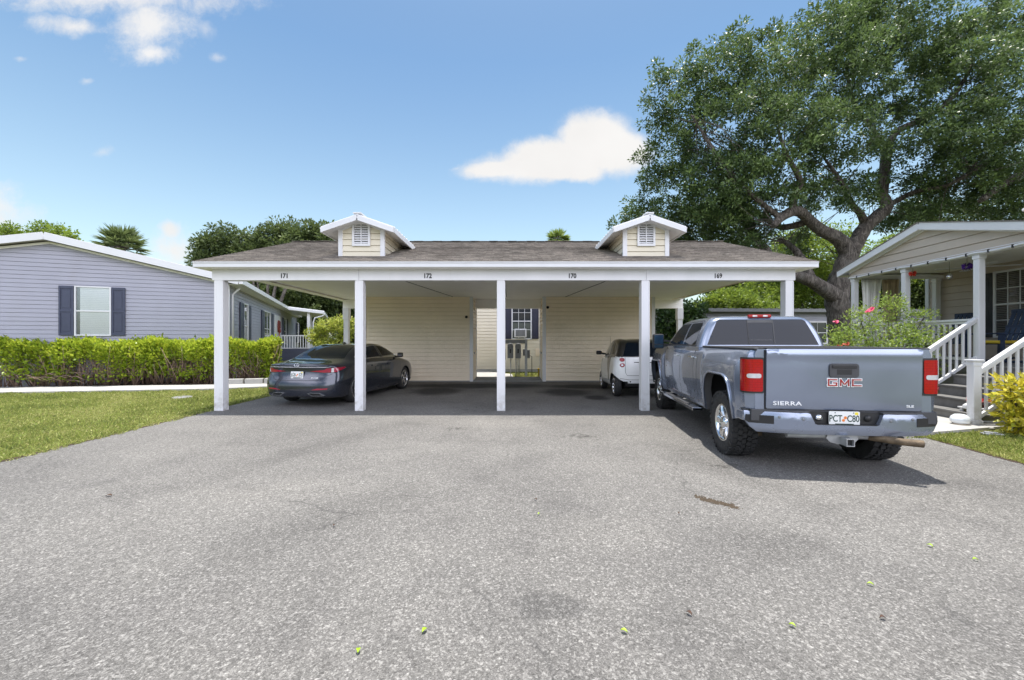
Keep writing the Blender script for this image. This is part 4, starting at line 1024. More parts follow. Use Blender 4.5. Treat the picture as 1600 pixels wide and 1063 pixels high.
# ---- the big live oak
TY = 19.0
OK = plant('oak_tree', (P(1316, 531, TY).x, TY, 0), 'huge live oak with forked trunk and spreading crown behind the carport and the porch house', 'tree')
def L(*a): return [P(x, y, Y) for x, y, Y in a]
limbs = [
 (L((1322, 585, 19), (1316, 531, 19), (1311, 490, 19), (1307, 462, 19), (1316, 424, 19), (1327, 397, 19)), [.62, .52, .46, .47, .40, .38]),
 (L((1312, 472, 19), (1297, 458, 18.8), (1270, 441, 18.4), (1245, 431, 18), (1215, 428, 17.6)), [.42, .34, .26, .22, .20]),
 (L((1215, 428, 17.6), (1203, 408, 18.2), (1194, 390, 18.6), (1181, 377, 18.9), (1168, 352, 19.2), (1148, 318, 19.4), (1115, 285, 19.6)), [.21, .22, .22, .20, .17, .12, .05]),
 (L((1270, 441, 18.4), (1258, 415, 18.8), (1246, 395, 19.2), (1232, 382, 19.6), (1214, 372, 19.9)), [.2, .17, .15, .12, .05]),
 (L((1327, 397, 19), (1310, 374, 18.9), (1285, 361, 18.6), (1265, 345, 18.3), (1252, 333, 18), (1238, 330, 17.8), (1220, 341, 17.4), (1207, 354, 17.1)), [.36, .30, .25, .22, .21, .22, .17, .10]),
 (L((1238, 330, 17.8), (1242, 305, 17.6), (1250, 282, 17.4), (1228, 240, 17), (1215, 200, 16.8)), [.17, .13, .12, .08, .05]),
 (L((1327, 397, 19), (1340, 375, 19.1), (1353, 354, 19.2), (1373, 337, 19.3), (1386, 322, 19.4), (1379, 305, 19.4), (1381, 275, 19.5), (1386, 235, 19.5)), [.36, .32, .29, .27, .25, .22, .22, .19]),
 (L((1386, 235, 19.5), (1402, 205, 19.3), (1448, 184, 19), (1490, 150, 18.8), (1520, 100, 18.6)), [.18, .15, .12, .09, .05]),
 (L((1386, 235, 19.5), (1362, 200, 19.8), (1335, 160, 20), (1320, 100, 20)), [.15, .11, .08, .04]),
 (L((1353, 354, 19.2), (1345, 335, 19), (1330, 318, 18.6), (1318, 290, 18.2), (1290, 250, 17.6)), [.20, .15, .12, .1, .05]),
 (L((1386, 322, 19.4), (1430, 300, 18.8), (1480, 290, 18), (1530, 262, 17.2)), [.13, .1, .08, .04]),
 (L((1265, 345, 18.3), (1220, 355, 19), (1180, 330, 19.6), (1130, 300, 20), (1075, 270, 20.2)), [.15, .13, .1, .07, .04]),
 (L((1220, 341, 17.4), (1170, 300, 17.2), (1120, 240, 17.2), (1080, 180, 17.4)), [.12, .09, .07, .03]),
]
lob = [(1070, 165, 58, 19), (1042, 240, 50, 19.5), (1065, 305, 62, 20), (1125, 125, 62, 18.5), (1130, 215, 80, 18), (1120, 300, 70, 18), (1105, 350, 45, 20.5), (1195, 115, 72, 18), (1220, 205, 86, 17.3), (1180, 285, 66, 17.6), (1140, 345, 48, 18.5),
       (1275, 65, 68, 18.5), (1300, 140, 88, 18.5), (1310, 222, 70, 17.2), (1290, 300, 42, 21), (1345, 60, 78, 19), (1405, 120, 86, 19.5), (1455, 225, 76, 17.8), (1430, 315, 42, 19.5), (1350, 285, 26, 18), (1265, 290, 28, 17.6), (1300, 312, 32, 17.8), (1222, 300, 32, 17.2), (1345, 312, 24, 18.2), (1160, 378, 34, 18.5), (1435, 342, 34, 19), (1395, 350, 24, 20), (1190, 350, 30, 18.6), (1100, 400, 30, 20.5), (1420, 350, 30, 21), (1435, 50, 70, 19), (1490, 140, 84, 18), (1520, 235, 82, 17.5), (1480, 310, 55, 19.5), (1530, 75, 66, 18.5), (1590, 140, 78, 18), (1610, 240, 80, 17.5), (1560, 310, 60, 19), (1640, 60, 75, 18), (1380, 10, 58, 19), (1330, 15, 45, 19), (1590, 25, 50, 19),
       (995, 325, 22, 20.5), (1025, 190, 24, 19), (1030, 120, 20, 19), (1015, 155, 16, 19), (1090, 95, 28, 18.5), (1150, 65, 26, 18.3), (1010, 285, 20, 19.6), (1160, 380, 34, 20.5), (1245, 362, 26, 20.5), (1540, 20, 26, 18.6), (1045, 350, 44, 21), (988, 338, 26, 21), (970, 350, 16, 21), (1090, 375, 36, 21), (1120, 330, 55, 21), (1050, 385, 26, 21.5), (1150, 395, 34, 21.5), (1235, 392, 26, 21)]
lobes = [(tuple(P(x, y, Y)), (r * Y / F * .95, r * Y / F * 1.15, r * Y / F * .82)) for x, y, r, Y in lob]
cr, C = crown(OK, lobes, OAK_D, .31, 70, .14, OAKL, .46, .8)
print('OAK LEAVES', len(cr.data.polygons))
allp = [p for l, _ in limbs for p in l[3:]]
trunk(OK, limbs + [t_ for l, _ in limbs for t_ in twigs(C[np.min(np.linalg.norm(C[:, None] - np.asarray([tuple(p) for p in l[2:]])[None], axis=2), axis=1) < 2.2], l[2:], 26, .014)])
# ---- oak on the right whose limb hangs over the porch roof
O3 = plant('oak_tree', (26, 20, 0), 'oak at the right edge with a thick bare limb reaching over the porch roof', 'tree')
l3 = [([(26, 20, 0), (25.6, 20, 4), (25, 19.6, 6.6)], [.5, .42, .34]), ([(25, 19.6, 6.6)] + L((1640, 250, 19), (1600, 271, 18.4), (1562, 291, 18), (1532, 314, 17.6)), [.34, .27, .22, .17, .10])]
lob3 = [(1620, 330, 60, 19.5), (1545, 330, 40, 21), (1660, 230, 80, 20), (1500, 335, 36, 22), (1450, 330, 34, 23)]
cr, C = crown(O3, [(tuple(P(x, y, Y)), (r * Y / F, r * Y / F * 1.1, r * Y / F * .8)) for x, y, r, Y in lob3], 26, .42, 70, .13, OAKL, .46)
trunk(O3, l3 + twigs(C, [p for l, _ in l3 for p in l[1:]], 50, .03))
# ---- bright green tree and shrubs behind the right end
def shrub(name, label, cat, lob, Y, dens, rcl, per, size, mat_, group=None, width=.5, stems=5, base=None, yscale=1.0):
    bx = sum(l[0] for l in lob) / len(lob); t = plant(name, (P(bx, 500, Y).x, Y, 0), label, cat, group)
    LB = [(tuple(P(x, y, Y + (random.random() - .5) * r * Y / F * .8)), (r * Y / F, r * Y / F * yscale, r * Y / F * .85)) for x, y, r in lob]
    cr, C = crown(t, LB, dens, rcl, per, size, mat_, width)
    st = []
    for c, r in LB[:stems]: st.append(([(t.location.x + random.uniform(-.15, .15), Y, 0), (t.location.x * .6 + c[0] * .4, Y, c[2] * .5), c], [.03 + .012 * c[2], .02 + .01 * c[2], .02]))
    trunk(t, st + twigs(C, [p for s, _ in st for p in s[1:]], 30, .012 * max(1, Y / 15)), 'trunk')
    return t
shrub('bright_tree', 'bright yellow green tree behind the grey mobile home and the oak trunk', 'tree', [(1270, 400, 60), (1330, 420, 50), (1230, 430, 40), (1190, 470, 44), (1265, 465, 40), (1320, 470, 40), (1390, 440, 40), (1400, 400, 40), (1240, 385, 34), (1150, 480, 30)], 31, 20, .6, 60, .2, BRL)
shrub('leafy_shrub', 'pale green round shrub above the grey metal roof', 'shrub', [(1135, 466, 20), (1120, 478, 20), (1155, 474, 22), (1178, 482, 18), (1100, 484, 16), (1205, 484, 16)], 27.5, 60, .36, 60, .16, BRL)
shrub('leafy_shrub', 'dark green shrub behind the rear right post of the carport', 'shrub', [(1045, 500, 26), (1078, 490, 24), (1035, 530, 26), (1070, 525, 28), (1045, 470, 16), (1090, 515, 18)], 19.5, 70, .3, 60, .16, DKL)
shrub('background_tree', 'dark tree seen through the open far end of the porch', 'tree', [(1375, 440, 30), (1400, 470, 34), (1440, 450, 36), (1360, 480, 30), (1425, 500, 36), (1390, 510, 30), (1470, 480, 30)], 30, 34, .5, 60, .22, OAKL2)
shrub('background_tree', 'dark bushy tree in the shade between the carport and the oak trunk', 'tree', [(1270, 440, 30), (1240, 460, 26), (1300, 450, 26), (1200, 450, 30), (1165, 440, 30), (1120, 445, 24)], 36, 26, .6, 60, .26, OAKL2)
# ---- trees on the left
def bgtree(label, lob, Y, mat_, dens=24, size=.2, name='oak_tree', stems=8):
    return shrub(name, label, 'tree', lob, Y, dens, .5, 60, size, mat_, stems=stems)
bgtree('wide dark oak rising behind the left end of the carport roof', [(330, 390, 24), (350, 375, 26), (385, 385, 26), (420, 372, 26), (450, 365, 26), (485, 368, 26), (470, 390, 34), (400, 405, 34), (335, 420, 30), (520, 375, 26), (510, 400, 30), (312, 408, 14)], 34, OAKL2, 26, .24)
bgtree('dense dark tree seen through the left bay under the carport roof', [(400, 450, 30), (440, 455, 34), (480, 465, 36), (520, 470, 34), (560, 480, 30), (500, 495, 30), (545, 510, 26), (455, 480, 26), (420, 470, 22), (590, 500, 26), (560, 530, 20), (430, 505, 34), (398, 480, 30), (470, 512, 34), (385, 455, 24)], 43, OAKL2, 30, .28, 'background_tree', 3)
bgtree('low treetop showing over the left roof ridge', [(25, 366, 14), (60, 362, 14), (90, 366, 12), (5, 370, 10), (115, 372, 10)], 34, BRL, 30, .22, 'background_tree')
shrub('leafy_shrub', 'sunlit yellow green shrub beyond the left bay of the carport', 'shrub', [(505, 515, 13), (522, 504, 13), (500, 532, 14), (536, 520, 15), (518, 540, 16), (545, 506, 9), (488, 522, 8)], 24.0, 90, .24, 40, .14, YGL, stems=6)
# ---- palms
def palm(label, px, py, Y, R_, n=46, droop=.5, h=None, fan=True, name='fan_palm', mat_=None):
    c = P(px, py, Y); t = plant(name, (c.x, Y, 0), label, 'palm tree')
    pos, ax, sz = [], [], []; stems = []
    for k in range(n):
        az = random.uniform(0, 2 * math.pi); el = random.uniform(-.5, 1.25); d = Vector((math.cos(az) * math.cos(el), math.sin(az) * math.cos(el), math.sin(el)))
        r = R_ * random.uniform(.45, .62); hub = c + d * r; stems.append(([c + d * .1, hub], [.025, .012]))
        side = d.cross(Vector((0, 0, 1))).normalized(); up = side.cross(d)
        for j in range(26):
            a = R(-115 + 230 * j / 25); q = (d * math.cos(a) + side * math.sin(a) + up * .12).normalized() - Vector((0, 0, droop * .35 * random.random()))
            pos.append(hub); ax.append(q); sz.append(R_ * random.uniform(.42, .6) * (1 - .25 * abs(a) / 2))
    me = leaves_mesh('crown', np.array([tuple(p) for p in pos]) - np.array(t.location), np.array([tuple(a) for a in ax]), np.array(sz), .11, None, up=.6, jit=.06)
    finish('crown', me, mat_ or PLL, t)
    mb = MB()
    mb.tube([(c.x + .2, Y, 0), (c.x + .1, Y, c.z * .5), (c.x, Y, c.z)], [.2, .17, .2], 10, wob=.06)
    for p, r in stems: mb.tube(p, r, 5)
    mb.build('trunk', M['bark'], t, world=True)
palm('fan palm crown showing above the lilac mobile home roof', 190, 388, 27, 1.5, 64)
palm('small palm crown peeking over the middle of the carport ridge', 872, 376, 33, 1.02, 44, mat_=PLB)

# ---- hedge along the lilac house
HG = plant('hedge', (-12, 13.2, 0), 'long clipped yellow green hedge in front of the lilac mobile home', 'hedge')
def hedge():
    A, B = np.array([-24.0, 11.1]), np.array([-8.3, 14.4]); d = (B - A) / np.linalg.norm(B - A); nrm = np.array([-d[1], d[0]]); Ln = np.linalg.norm(B - A); Th, H = 1.25, 1.40
    n = 62000
    # most leaves near the front, the top and the right end
    u = RNG.random(n) * Ln; w = RNG.random(n) ** 1.7 * Th; z = (RNG.random(n) ** .55) * H
    top = RNG.random(n) < .28; z[top] = H - RNG.random(top.sum()) ** 2 * .22; w[top] = RNG.random(top.sum()) * Th
    en = RNG.random(n) < .06; u[en] = Ln - RNG.random(en.sum()) ** 2 * .3; w[en] = RNG.random(en.sum()) * Th
    bul = .10 * np.sin(u * 2.1) + .07 * np.sin(u * 5.3 + 1) + .06 * np.sin(z * 6 + u * 3)
    hz = .07 * np.sin(u * 3.1 + w * 2) + .05 * np.sin(u * 7.7) + .05 * RNG.normal(0, 1, n)
    gap = np.sin(u * 2.7 + 1.3 * np.sin(z * 4)) + np.sin(z * 5.1 + u * 1.9) + RNG.normal(0, .5, n)
    keep = (z > H * .62) | (gap > -.25) | (RNG.random(n) < .10)
    keep &= (z > .12 + .12 * np.sin(u * 4) ** 2)
    u, w, z, bul, hz = u[keep], w[keep], z[keep], bul[keep], hz[keep]
    rnd = np.where(z > H * .8, (z / H - .8) * .5, 0)
    xy = A + d * u[:, None] + nrm * (w + bul * (1 - w / Th) + rnd * .6)[:, None]
    pos = np.concatenate([xy, (z + hz * (z / H))[:, None]], 1)
    out = np.concatenate([-nrm[None] * (1 - w / Th)[:, None] * 1.0 + nrm[None] * (w / Th)[:, None] * .5, (.35 + 1.3 * (z / H) ** 3)[:, None]], 1)
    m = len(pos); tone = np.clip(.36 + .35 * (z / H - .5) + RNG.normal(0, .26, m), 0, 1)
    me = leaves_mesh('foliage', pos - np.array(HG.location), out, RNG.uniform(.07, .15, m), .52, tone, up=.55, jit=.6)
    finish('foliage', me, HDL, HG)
    mb = MB()
    for k in range(520):
        uu, ww = random.random() * Ln, random.uniform(.15, 1.0); p = A + d * uu + nrm * ww; b = Vector((p[0], p[1], 0)); 
        for j in range(3):
            q = b + Vector((random.uniform(-.4, .4), random.uniform(-.35, .25), random.uniform(.6, 1.35))); m_ = b.lerp(q, .5) + Vector((random.uniform(-.12, .12), random.uniform(-.1, .1), 0)); mb.tube([b, m_, q], [.014, .009, .004], 5)
    for k in range(26):
        uu = random.uniform(8.6, 10.6); p = A + d * uu + nrm * random.uniform(-.05, .2); a = Vector((p[0], p[1], random.uniform(.2, .5))); e = a + Vector((random.uniform(.3, .7), -.1, random.uniform(-.18, .05))); mb.tube([a, a.lerp(e, .5) + Vector((0, 0, .05)), e], [.012, .008, .004], 5)
    mb.build('stems', TWG, HG, world=True)
hedge()
for k, x in enumerate((-9.15, -8.58, -8.02)):
    t = thing('edging_block', (x, 13.93 + .14 * k, .0), ('leftmost pale concrete edging block by the hedge end', 'middle pale concrete edging block between hedge end and carport', 'pale concrete edging block nearest the carport bay')[k], 'edging block', R(14), 'concrete edging blocks')
    MB().box(-.27, .27, -.08, .08, 0, .22).build('block', M['concrete'], t, bevel=.02)
vl = thing('valve_cover', (G(285, 622)), 'round grey valve cover set in the lawn', 'valve cover'); MB().lathe([(0, .035), (.2, .035), (.23, .02), (.23, 0)], 24, 'z').build('lid', M['slab'], vl)

# ---- flowering bush in front of the porch
FB = plant('flowering_bush', (P(1400, 531, 9.3).x, 9.6, 0), 'loose leafy bush with a few pink flowers in front of the porch railing', 'bush')
lobf = [(1345, 500, 22, 9.6), (1320, 525, 24, 9.4), (1385, 490, 26, 9.9), (1375, 525, 30, 9.4), (1420, 510, 24, 9.6), (1415, 540, 30, 9.3), (1450, 540, 22, 9.2), (1345, 550, 30, 9.3), (1300, 535, 18, 9.4), (1395, 465, 12, 10), (1445, 495, 14, 9.4), (1480, 520, 10, 9.0), (1390, 570, 30, 9.3), (1440, 570, 24, 9.2)]
LB = [(tuple(P(x, y, Y)), (r * Y / F, r * Y / F, r * Y / F)) for x, y, r, Y in lobf]
cr, C = crown(FB, LB, 250, .14, 18, .066, BSL, .42, .9)
st = []
for c, r in LB: st.append(([(FB.location.x + random.uniform(-.3, .3), FB.location.y + random.uniform(-.2, .2), 0), (FB.location.x * .4 + c[0] * .6, FB.location.y, c[2] * .6), c], [.022, .014, .007]))
trunk(FB, st + twigs(C, [p for s, _ in st for p in s[1:]], 140, .005), 'stems')
PK = simple('pink_petals', (.62, .07, .16), .6, var=.25, vs=30); RD = simple('russet_leaves', (.34, .05, .02), .6, var=.4, vs=20)
def blossom(parent, p, r, mat_, n=16, name='flower'):
    mb = MB(); p = Vector(p)
    for i in range(n):
        d = Vector(ball(1, 1)[0]); u = d.orthogonal().normalized() * r * .4; mb.add([p, p + d * r * .7 + u, p + d * r, p + d * r * .7 - u], [(0, 1, 2, 3)])
    mb.build(name, mat_, parent, world=True, fix=False)
for px, py, r in ((1360, 484, .085), (1306, 503, .06), (1355, 488, .05)): blossom(FB, P(px, py, 9.1), r, PK)
for px, py in ((1296, 545), (1312, 542), (1322, 538), (1335, 545)): blossom(FB, P(px, py, 9.0), .07, RD, 14, 'russet_leaf_tuft')
# ---- croton by the planter
CT = plant('croton_bush', (P(1600, 680, 6.6).x + .1, 6.75, 0), 'yellow green croton bush at the right edge beside the steps', 'bush')
lobc = [(1600, 610, 24, 6.6), (1586, 624, 18, 6.5), (1620, 640, 34, 6.6), (1592, 650, 20, 6.5), (1605, 665, 24, 6.5), (1578, 602, 14, 6.6), (1640, 610, 30, 6.7)]
LB = [(tuple(P(x, y, Y)), (r * Y / F, r * Y / F, r * Y / F)) for x, y, r, Y in lobc]
cr, C = crown(CT, LB, 260, .12, 13, .12, CRL, .42, .9)
trunk(CT, [([(CT.location.x + random.uniform(-.12, .12), CT.location.y, 0), c], [.02, .008]) for c, r in LB] + twigs(C, [c for c, r in LB], 60, .005), 'stems')
# plants behind the stair rail
FB2 = plant('flowering_bush', (9.2, 9.7, 0), 'low bush with pink flowers behind the stair rail of the porch', 'bush')
LB = [((9.15, 9.5, .35), (.4, .4, .35)), ((9.3, 9.9, .5), (.35, .4, .4)), ((8.9, 9.9, .5), (.4, .4, .4))]
cr, C = crown(FB2, LB, 160, .12, 16, .06, BSL, .42); trunk(FB2, [([(9.2, 9.7, 0), c], [.02, .008]) for c, r in LB], 'stems')
for p in ((9.0, 9.2, .55), (9.15, 9.15, .7), (9.25, 9.2, .45)): blossom(FB2, p, .06, PK)
# ---- far belt of trees closing the horizon
n = 900; X = RNG.uniform(-75, 75, n); Y = 46 + np.abs(X) * .12 + RNG.uniform(-2, 3, n); Z = RNG.random(n) ** .8 * (4.2 + 1.2 * np.sin(X * .35) + .8 * np.sin(X * .9))
pos, ax, sz = clumps(np.stack([X, Y, Z], 1), RNG.uniform(.8, 1.5, n), 44, .42, .85)
me = leaves_mesh('treeline', pos, ax, sz, .5, .4 + RNG.normal(0, .2, len(pos))); tag(finish('treeline', me, OAKL2), kind='stuff')

# ---- leaves fallen on the asphalt
LFG = leafmat('fallen_green_leaf', (.30, .45, .02), (.36, .50, .03), (.40, .52, .04), .5, .2); LFB = leafmat('fallen_brown_leaf', (.06, .025, .012), (.09, .04, .018), (.12, .05, .02), .7, .1)
def fallen(px, py, mat_, s, lab):
    p = G(px, py); mb = MB(); n = 6; a0 = random.random() * 6.28
    c, sn = math.cos(a0), math.sin(a0); prof = [(0, 0), (.25, .22), (.5, .3), (.75, .2), (1, 0)]
    vs = []; 
    for x, w in prof: 
        for k in (-1, 0, 1): vs.append(((x - .5) * s * c - w * k * s * sn, (x - .5) * s * sn + w * k * s * c, .012 + .006 * abs(k) + .01 * math.sin(x * 3.1)))
    mb.add(vs, [(i * 3 + k, i * 3 + k + 1, i * 3 + k + 4, i * 3 + k + 3) for i in range(4) for k in (0, 1)], 0, True)
    o = mb.build('fallen_leaf', mat_, loc=None); o.location = p; tag(o, lab, 'leaf', 'leaves fallen on the driveway')
gl_ = 'small bright green leaf lying on the asphalt'; bl_ = 'small curled brown leaf lying on the asphalt'
for px, py in ((1360, 917), (1238, 982), (975, 991), (663, 990), (842, 806), (1524, 878), (560, 1022), (1453, 856)): fallen(px, py, LFG, random.uniform(.028, .04), gl_)
for px, py in ((1077, 963), (1379, 970), (522, 824), (837, 783), (1060, 805)): fallen(px, py, LFB, random.uniform(.026, .036), bl_)
fallen(170, 777, LFB, .06, 'larger dark shrivelled leaf lying on the left of the driveway')
# dark smear of dried mud
mb = MB(); 
for k in range(420):
    t = random.random(); x, y = 1.90 + .24 * t + random.gauss(0, .012), 2.66 - .09 * t + random.gauss(0, .022); s = random.uniform(.003, .009)
    q = G(1090, 779).lerp(G(1150, 793), t); x, y = q.x + random.gauss(0, .014), q.y + random.gauss(0, .03)
    mb.add([(x - s, y - s, .006), (x + s, y - s, .006), (x + s, y + s, .006), (x - s, y + s, .006), (x, y, .006 + s * 1.1)], [(0, 1, 4), (1, 2, 4), (2, 3, 4), (3, 0, 4)])
tag(mb.build('dried_mud', simple('dried_mud', (.075, .055, .035), .95, var=.4, vs=60)), kind='stuff')
# ================================================================ vehicles
LENSR = NT('red_lamp_lens'); LENSR.set(Base_Color=LENSR.mix(LENSR.maprange(LENSR.n('ShaderNodeTexBrick', Scale=9.0, Vector=LENSR.mapping((1, 1, 1), (R(90), 0, 0))).outputs['Fac'], 0, 1), (.36, .002, .004), (.24, .001, .003)), Roughness=.15, Coat_Weight=.4, Specular_IOR_Level=.4, Transmission_Weight=.0)
LENSR = LENSR.mat
LENSC = simple('clear_lamp_lens', (.62, .62, .64), .12, .3, var=.15, vs=30, coat=1)
SLATE = paint('slate_blue_metallic', (.225, .262, .345), .6, .25, dust=.12)
NIGHT = paint('dark_grey_metallic', (.026, .032, .050), .55, .2, dust=.10)
CARW = paint('white_car_paint', (.80, .81, .82), 0, .3, dust=.12)
LENSD = simple('dark_red_lens', (.30, .005, .03), .12, coat=1)
BLACKC = paint('black_car_paint', (.016, .015, .014), .2, .3, dust=.05)
CGL = glass_mat('tinted_car_glass', (.003, .007, .014), .02, .3); CGL.node_tree.nodes['Principled BSDF'].inputs['Coat Weight'].default_value = 0
def carglass():
    t = NT('see_through_car_glass'); g = t.n('ShaderNodeBsdfGlossy', Roughness=.02); tr = t.n('ShaderNodeBsdfTransparent', Color=c4((.34, .38, .38))); fr = t.n('ShaderNodeFresnel', IOR=1.5); ms = t.n('ShaderNodeMixShader', Fac=t.math('ADD', t.math('MULTIPLY', fr.outputs[0], 1.2), .02))
    t.t.links.new(tr.outputs[0], ms.inputs[1]); t.t.links.new(g.outputs[0], ms.inputs[2]); t.t.links.new(ms.outputs[0], t.out.inputs['Surface']); return t.mat
PLATE = simple('licence_plate_white', (.72, .73, .72), .4, var=.05)
PLG = simple('dark_green_plate_ink', (.012, .045, .035), .5); PLO = simple('orange_plate_ink', (.72, .20, .03), .5)
BADGE = simple('bright_badge_metal', (.80, .81, .83), .3, .35)
REDP = simple('red_emblem_enamel', (.33, .02, .02), .25, coat=.6)
def sub(name, parent, loc=(0, 0, 0)):
    o = bpy.data.objects.new(name, None); COL.objects.link(o); o.parent = parent; o.location = loc; o.empty_display_size = .1; MATW[o] = MATW[parent]; return o
def wheel(parent, x, y, r, w, rr, side, spokes, rimmat, chunky=False, twin=False):
    wl = sub('wheel', parent, (x, y, r))
    S = lambda mb: [setattr(mb, 'v', [(v[0] * side, v[1], v[2]) for v in mb.v])] and mb
    t = MB(); h = w / 2
    prof = [(rr - .02, -h * .7), (rr + .005, -h * .86), (rr + .02, -h * .93), (r * .5 + rr * .5, -h * 1.0), (r - .03, -h * .95), (r - (.022 if chunky else .012), -h * .84), (r - (.016 if chunky else .004), -h * .6), (r - (.014 if chunky else .002), 0)]
    prof += [(a, -b) for a, b in prof[-2::-1]]
    t.lathe(prof, 48, 'x')
    if chunky:
        n = 34
        for row, (xc, wd, sk) in enumerate(((-h * .78, .062, .2), (-h * .32, .052, -.3), (h * .08, .046, .3), (h * .42, .05, -.25), (h * .80, .062, .2))):
            for k in range(n):
                a = 2 * math.pi * (k + .5 * (row % 2) + .15 * random.random()) / n; rad = Vector((0, math.cos(a), math.sin(a))); tn = Vector((0, -math.sin(a), math.cos(a))); xx = Vector((1, 0, 0))
                c = rad * (r - .006 - (.012 if abs(xc) > h * .6 else 0)) + xx * xc; u = (xx + tn * sk).normalized(); v = rad.cross(u)
                Mx = Matrix((u, v, rad)).transposed().to_4x4(); Mx.translation = c
                ln = .056 * random.uniform(.85, 1.1); t.box(-wd / 2, wd / 2, -ln / 2, ln / 2, -.012, .013, M=Mx)
                if abs(xc) > h * .6 and k % 2 == 0:
                    c2 = rad * (r - .045) + xx * math.copysign(h * .955, xc); Mx.translation = c2; t.box(-.007, .007, -ln * .45, ln * .45, -.03, .025, M=Mx)
    S(t).build('tyre', M['rubber'], wl)
    q = MB()
    q.lathe([(rr + .012, h * .86), (rr + .004, h * .92), (rr - .012, h * .90), (rr - .022, h * .62), (rr - .04, -h * .6)], 48, 'x')
    fz = h * .60
    if chunky:
        q.lathe([(0, fz + .05), (.05, fz + .048), (.075, fz + .02), (.09, fz + .0)], 24, 'x')
        for k in range(spokes): 
            a = 2 * math.pi * k / spokes; rad = Vector((0, math.cos(a), math.sin(a))); tn = Vector((0, -math.sin(a), math.cos(a)))
            A, B, wa, wb = .06, rr - .012, .038, .062
            vs = []
            for rr_, wd, x0 in ((A, wa, fz + .012), ((A + B) / 2, wa * 1.0, fz + .034), (B, wb, fz + .03)):
                for sx, dx in ((-1, -.022), (-.6, 0), (.6, 0), (1, -.022)): vs.append(rad * rr_ + tn * wd * sx + Vector((x0 + dx, 0, 0)))
            q.add(vs, [(i * 4 + j, i * 4 + j + 1, i * 4 + j + 5, i * 4 + j + 4) for i in (0, 1) for j in (0, 1, 2)])
        for k in range(8): a = 2 * math.pi * k / 8; q.lathe([(0, fz + .035), (.011, fz + .033), (.012, fz - .01)], 8, 'x', (0, .085 * math.cos(a), .085 * math.sin(a)))
    else:
        q.lathe([(0, fz + .02), (.035, fz + .018), (.05, fz + .0)], 20, 'x')
        for k in range(spokes):
            a0 = 2 * math.pi * k / spokes
            for da in ((-.13, .13) if twin else (0,)):
                a = a0 + da; rad = Vector((0, math.cos(a), math.sin(a))); tn = Vector((0, -math.sin(a), math.cos(a)))
                q.bar(rad * .03 + Vector((fz, 0, 0)), rad * (rr - .012) + Vector((fz + .015, 0, 0)), .022 if twin else .038, .02, up=(1, 0, 0))
    S(q).build('rim', rimmat, wl)
    S(MB().lathe([(0, -.01), (rr - .03, -.01)], 32, 'x').lathe([(.0, .02), (rr * .62, .02), (rr * .62, .0)], 32, 'x')).build('brake_disc', M['dkgrey'], wl)
    return wl
def plate(parent, c, w, h, U, V, chars, name='licence_plate', fruit=True, small=True):
    Mx = frame(c, U, V)
    mb = MB(); mb.prism(rrect(-w / 2, w / 2, -h / 2, h / 2, .012), lambda a, b, k: Mx @ Vector((a, b, -.002 + .005 * k))); o = mb.build(name, PLATE, parent)
    t = MB(); l, r_ = chars
    put_text(t, l, h * .66, Mx @ Matrix.Translation((-w * .285, -.004, .0035)), .0008, .72, off=.0016); put_text(t, r_, h * .66, Mx @ Matrix.Translation((w * .285, -.004, .0035)), .0008, .72, off=.0016)
    t.box(-w * .30, w * .30, -h * .47, -h * .36, .003, .0042, M=Mx)
    for x in (-w * .30, w * .30): t.prism(ellipse(x, h * .40, .006, .006, 10), lambda a, b, k: Mx @ Vector((a, b, .003 + .002 * k)))
    t.build('plate_lettering', PLG, o)
    f = MB()
    for x, y, r2 in ((-.009, -.02, .015), (.010, .008, .016)): f.prism(ellipse(x, y, r2, r2, 14), lambda a, b, k: Mx @ Vector((a, b, .003 + .0015 * k)))
    f.build('plate_orange', PLO, o)
    y = MB(); y.prism(rrect(w * .34, w * .45, h * .26, h * .45, .004), lambda a, b, k: Mx @ Vector((a, b, .003 + .001 * k))); y.build('plate_sticker', simple('yellow_sticker', (.75, .60, .04), .5), o)
    return o

# ---------------------------------------------------------------- pickup truck
TK = thing('pickup_truck', (3.70, 5.47, 0), 'lifted slate blue crew cab pickup truck parked nose into the right bay', 'pickup truck', R(-7.0))
WB = 3.73; YRE = -.86
def sstep(a, b, x): t = max(0, min(1, (x - a) / (b - a))); return t * t * (3 - 2 * t)
WZ = ([.42, .50, .53, .60, .70, .72, .90, 1.05, 1.18, 1.28, 1.345, 1.385, 1.40], [.88, .915, .935, .945, .952, .962, .972, .974, .962, .946, .922, .89, .86])
def thx(y, z):
    w = float(np.interp(z, *WZ)); w = .5 * w + .5 * float(pchip(*WZ, np.array([z]))[0])
    for yc in (0, WB):
        s = sstep(.69, .63, abs(y - yc)) * sstep(1.275, 1.235, z) if yc == 0 else sstep(.72, .60, abs(y - yc)) * sstep(1.3, 1.2, z)
        w += .042 * s
        d = math.hypot((y - yc) / .56, (z - .6) / .50)
    if y < YRE + .09: t = (YRE + .09 - y) / .09; w -= .09 * (1 - math.sqrt(max(0, 1 - min(1, t) ** 2)))
    if y > 3.9: w -= .16 * ((y - 3.9) / .65) ** 2
    return w
def arch(yc, z0, z1): return [(yc - .53, z0), (yc - .50, .80), (yc - .44, .96), (yc - .35, 1.04), (yc - .25, 1.065), (yc + .25, 1.065), (yc + .35, 1.04), (yc + .44, .96), (yc + .50, .80), (yc + .53, z1)]
outline = [(YRE, .66), (-.70, .60)] + arch(0, .56, .50) + [(1.2, .49), (2.6, .49)] + arch(WB, .50, .58) + [(4.45, .62), (4.55, .72), (4.55, 1.12), (4.48, 1.26), (3.6, 1.335), (2.9, 1.37), (2.7, 1.398), (YRE, 1.398)]
body = MB()
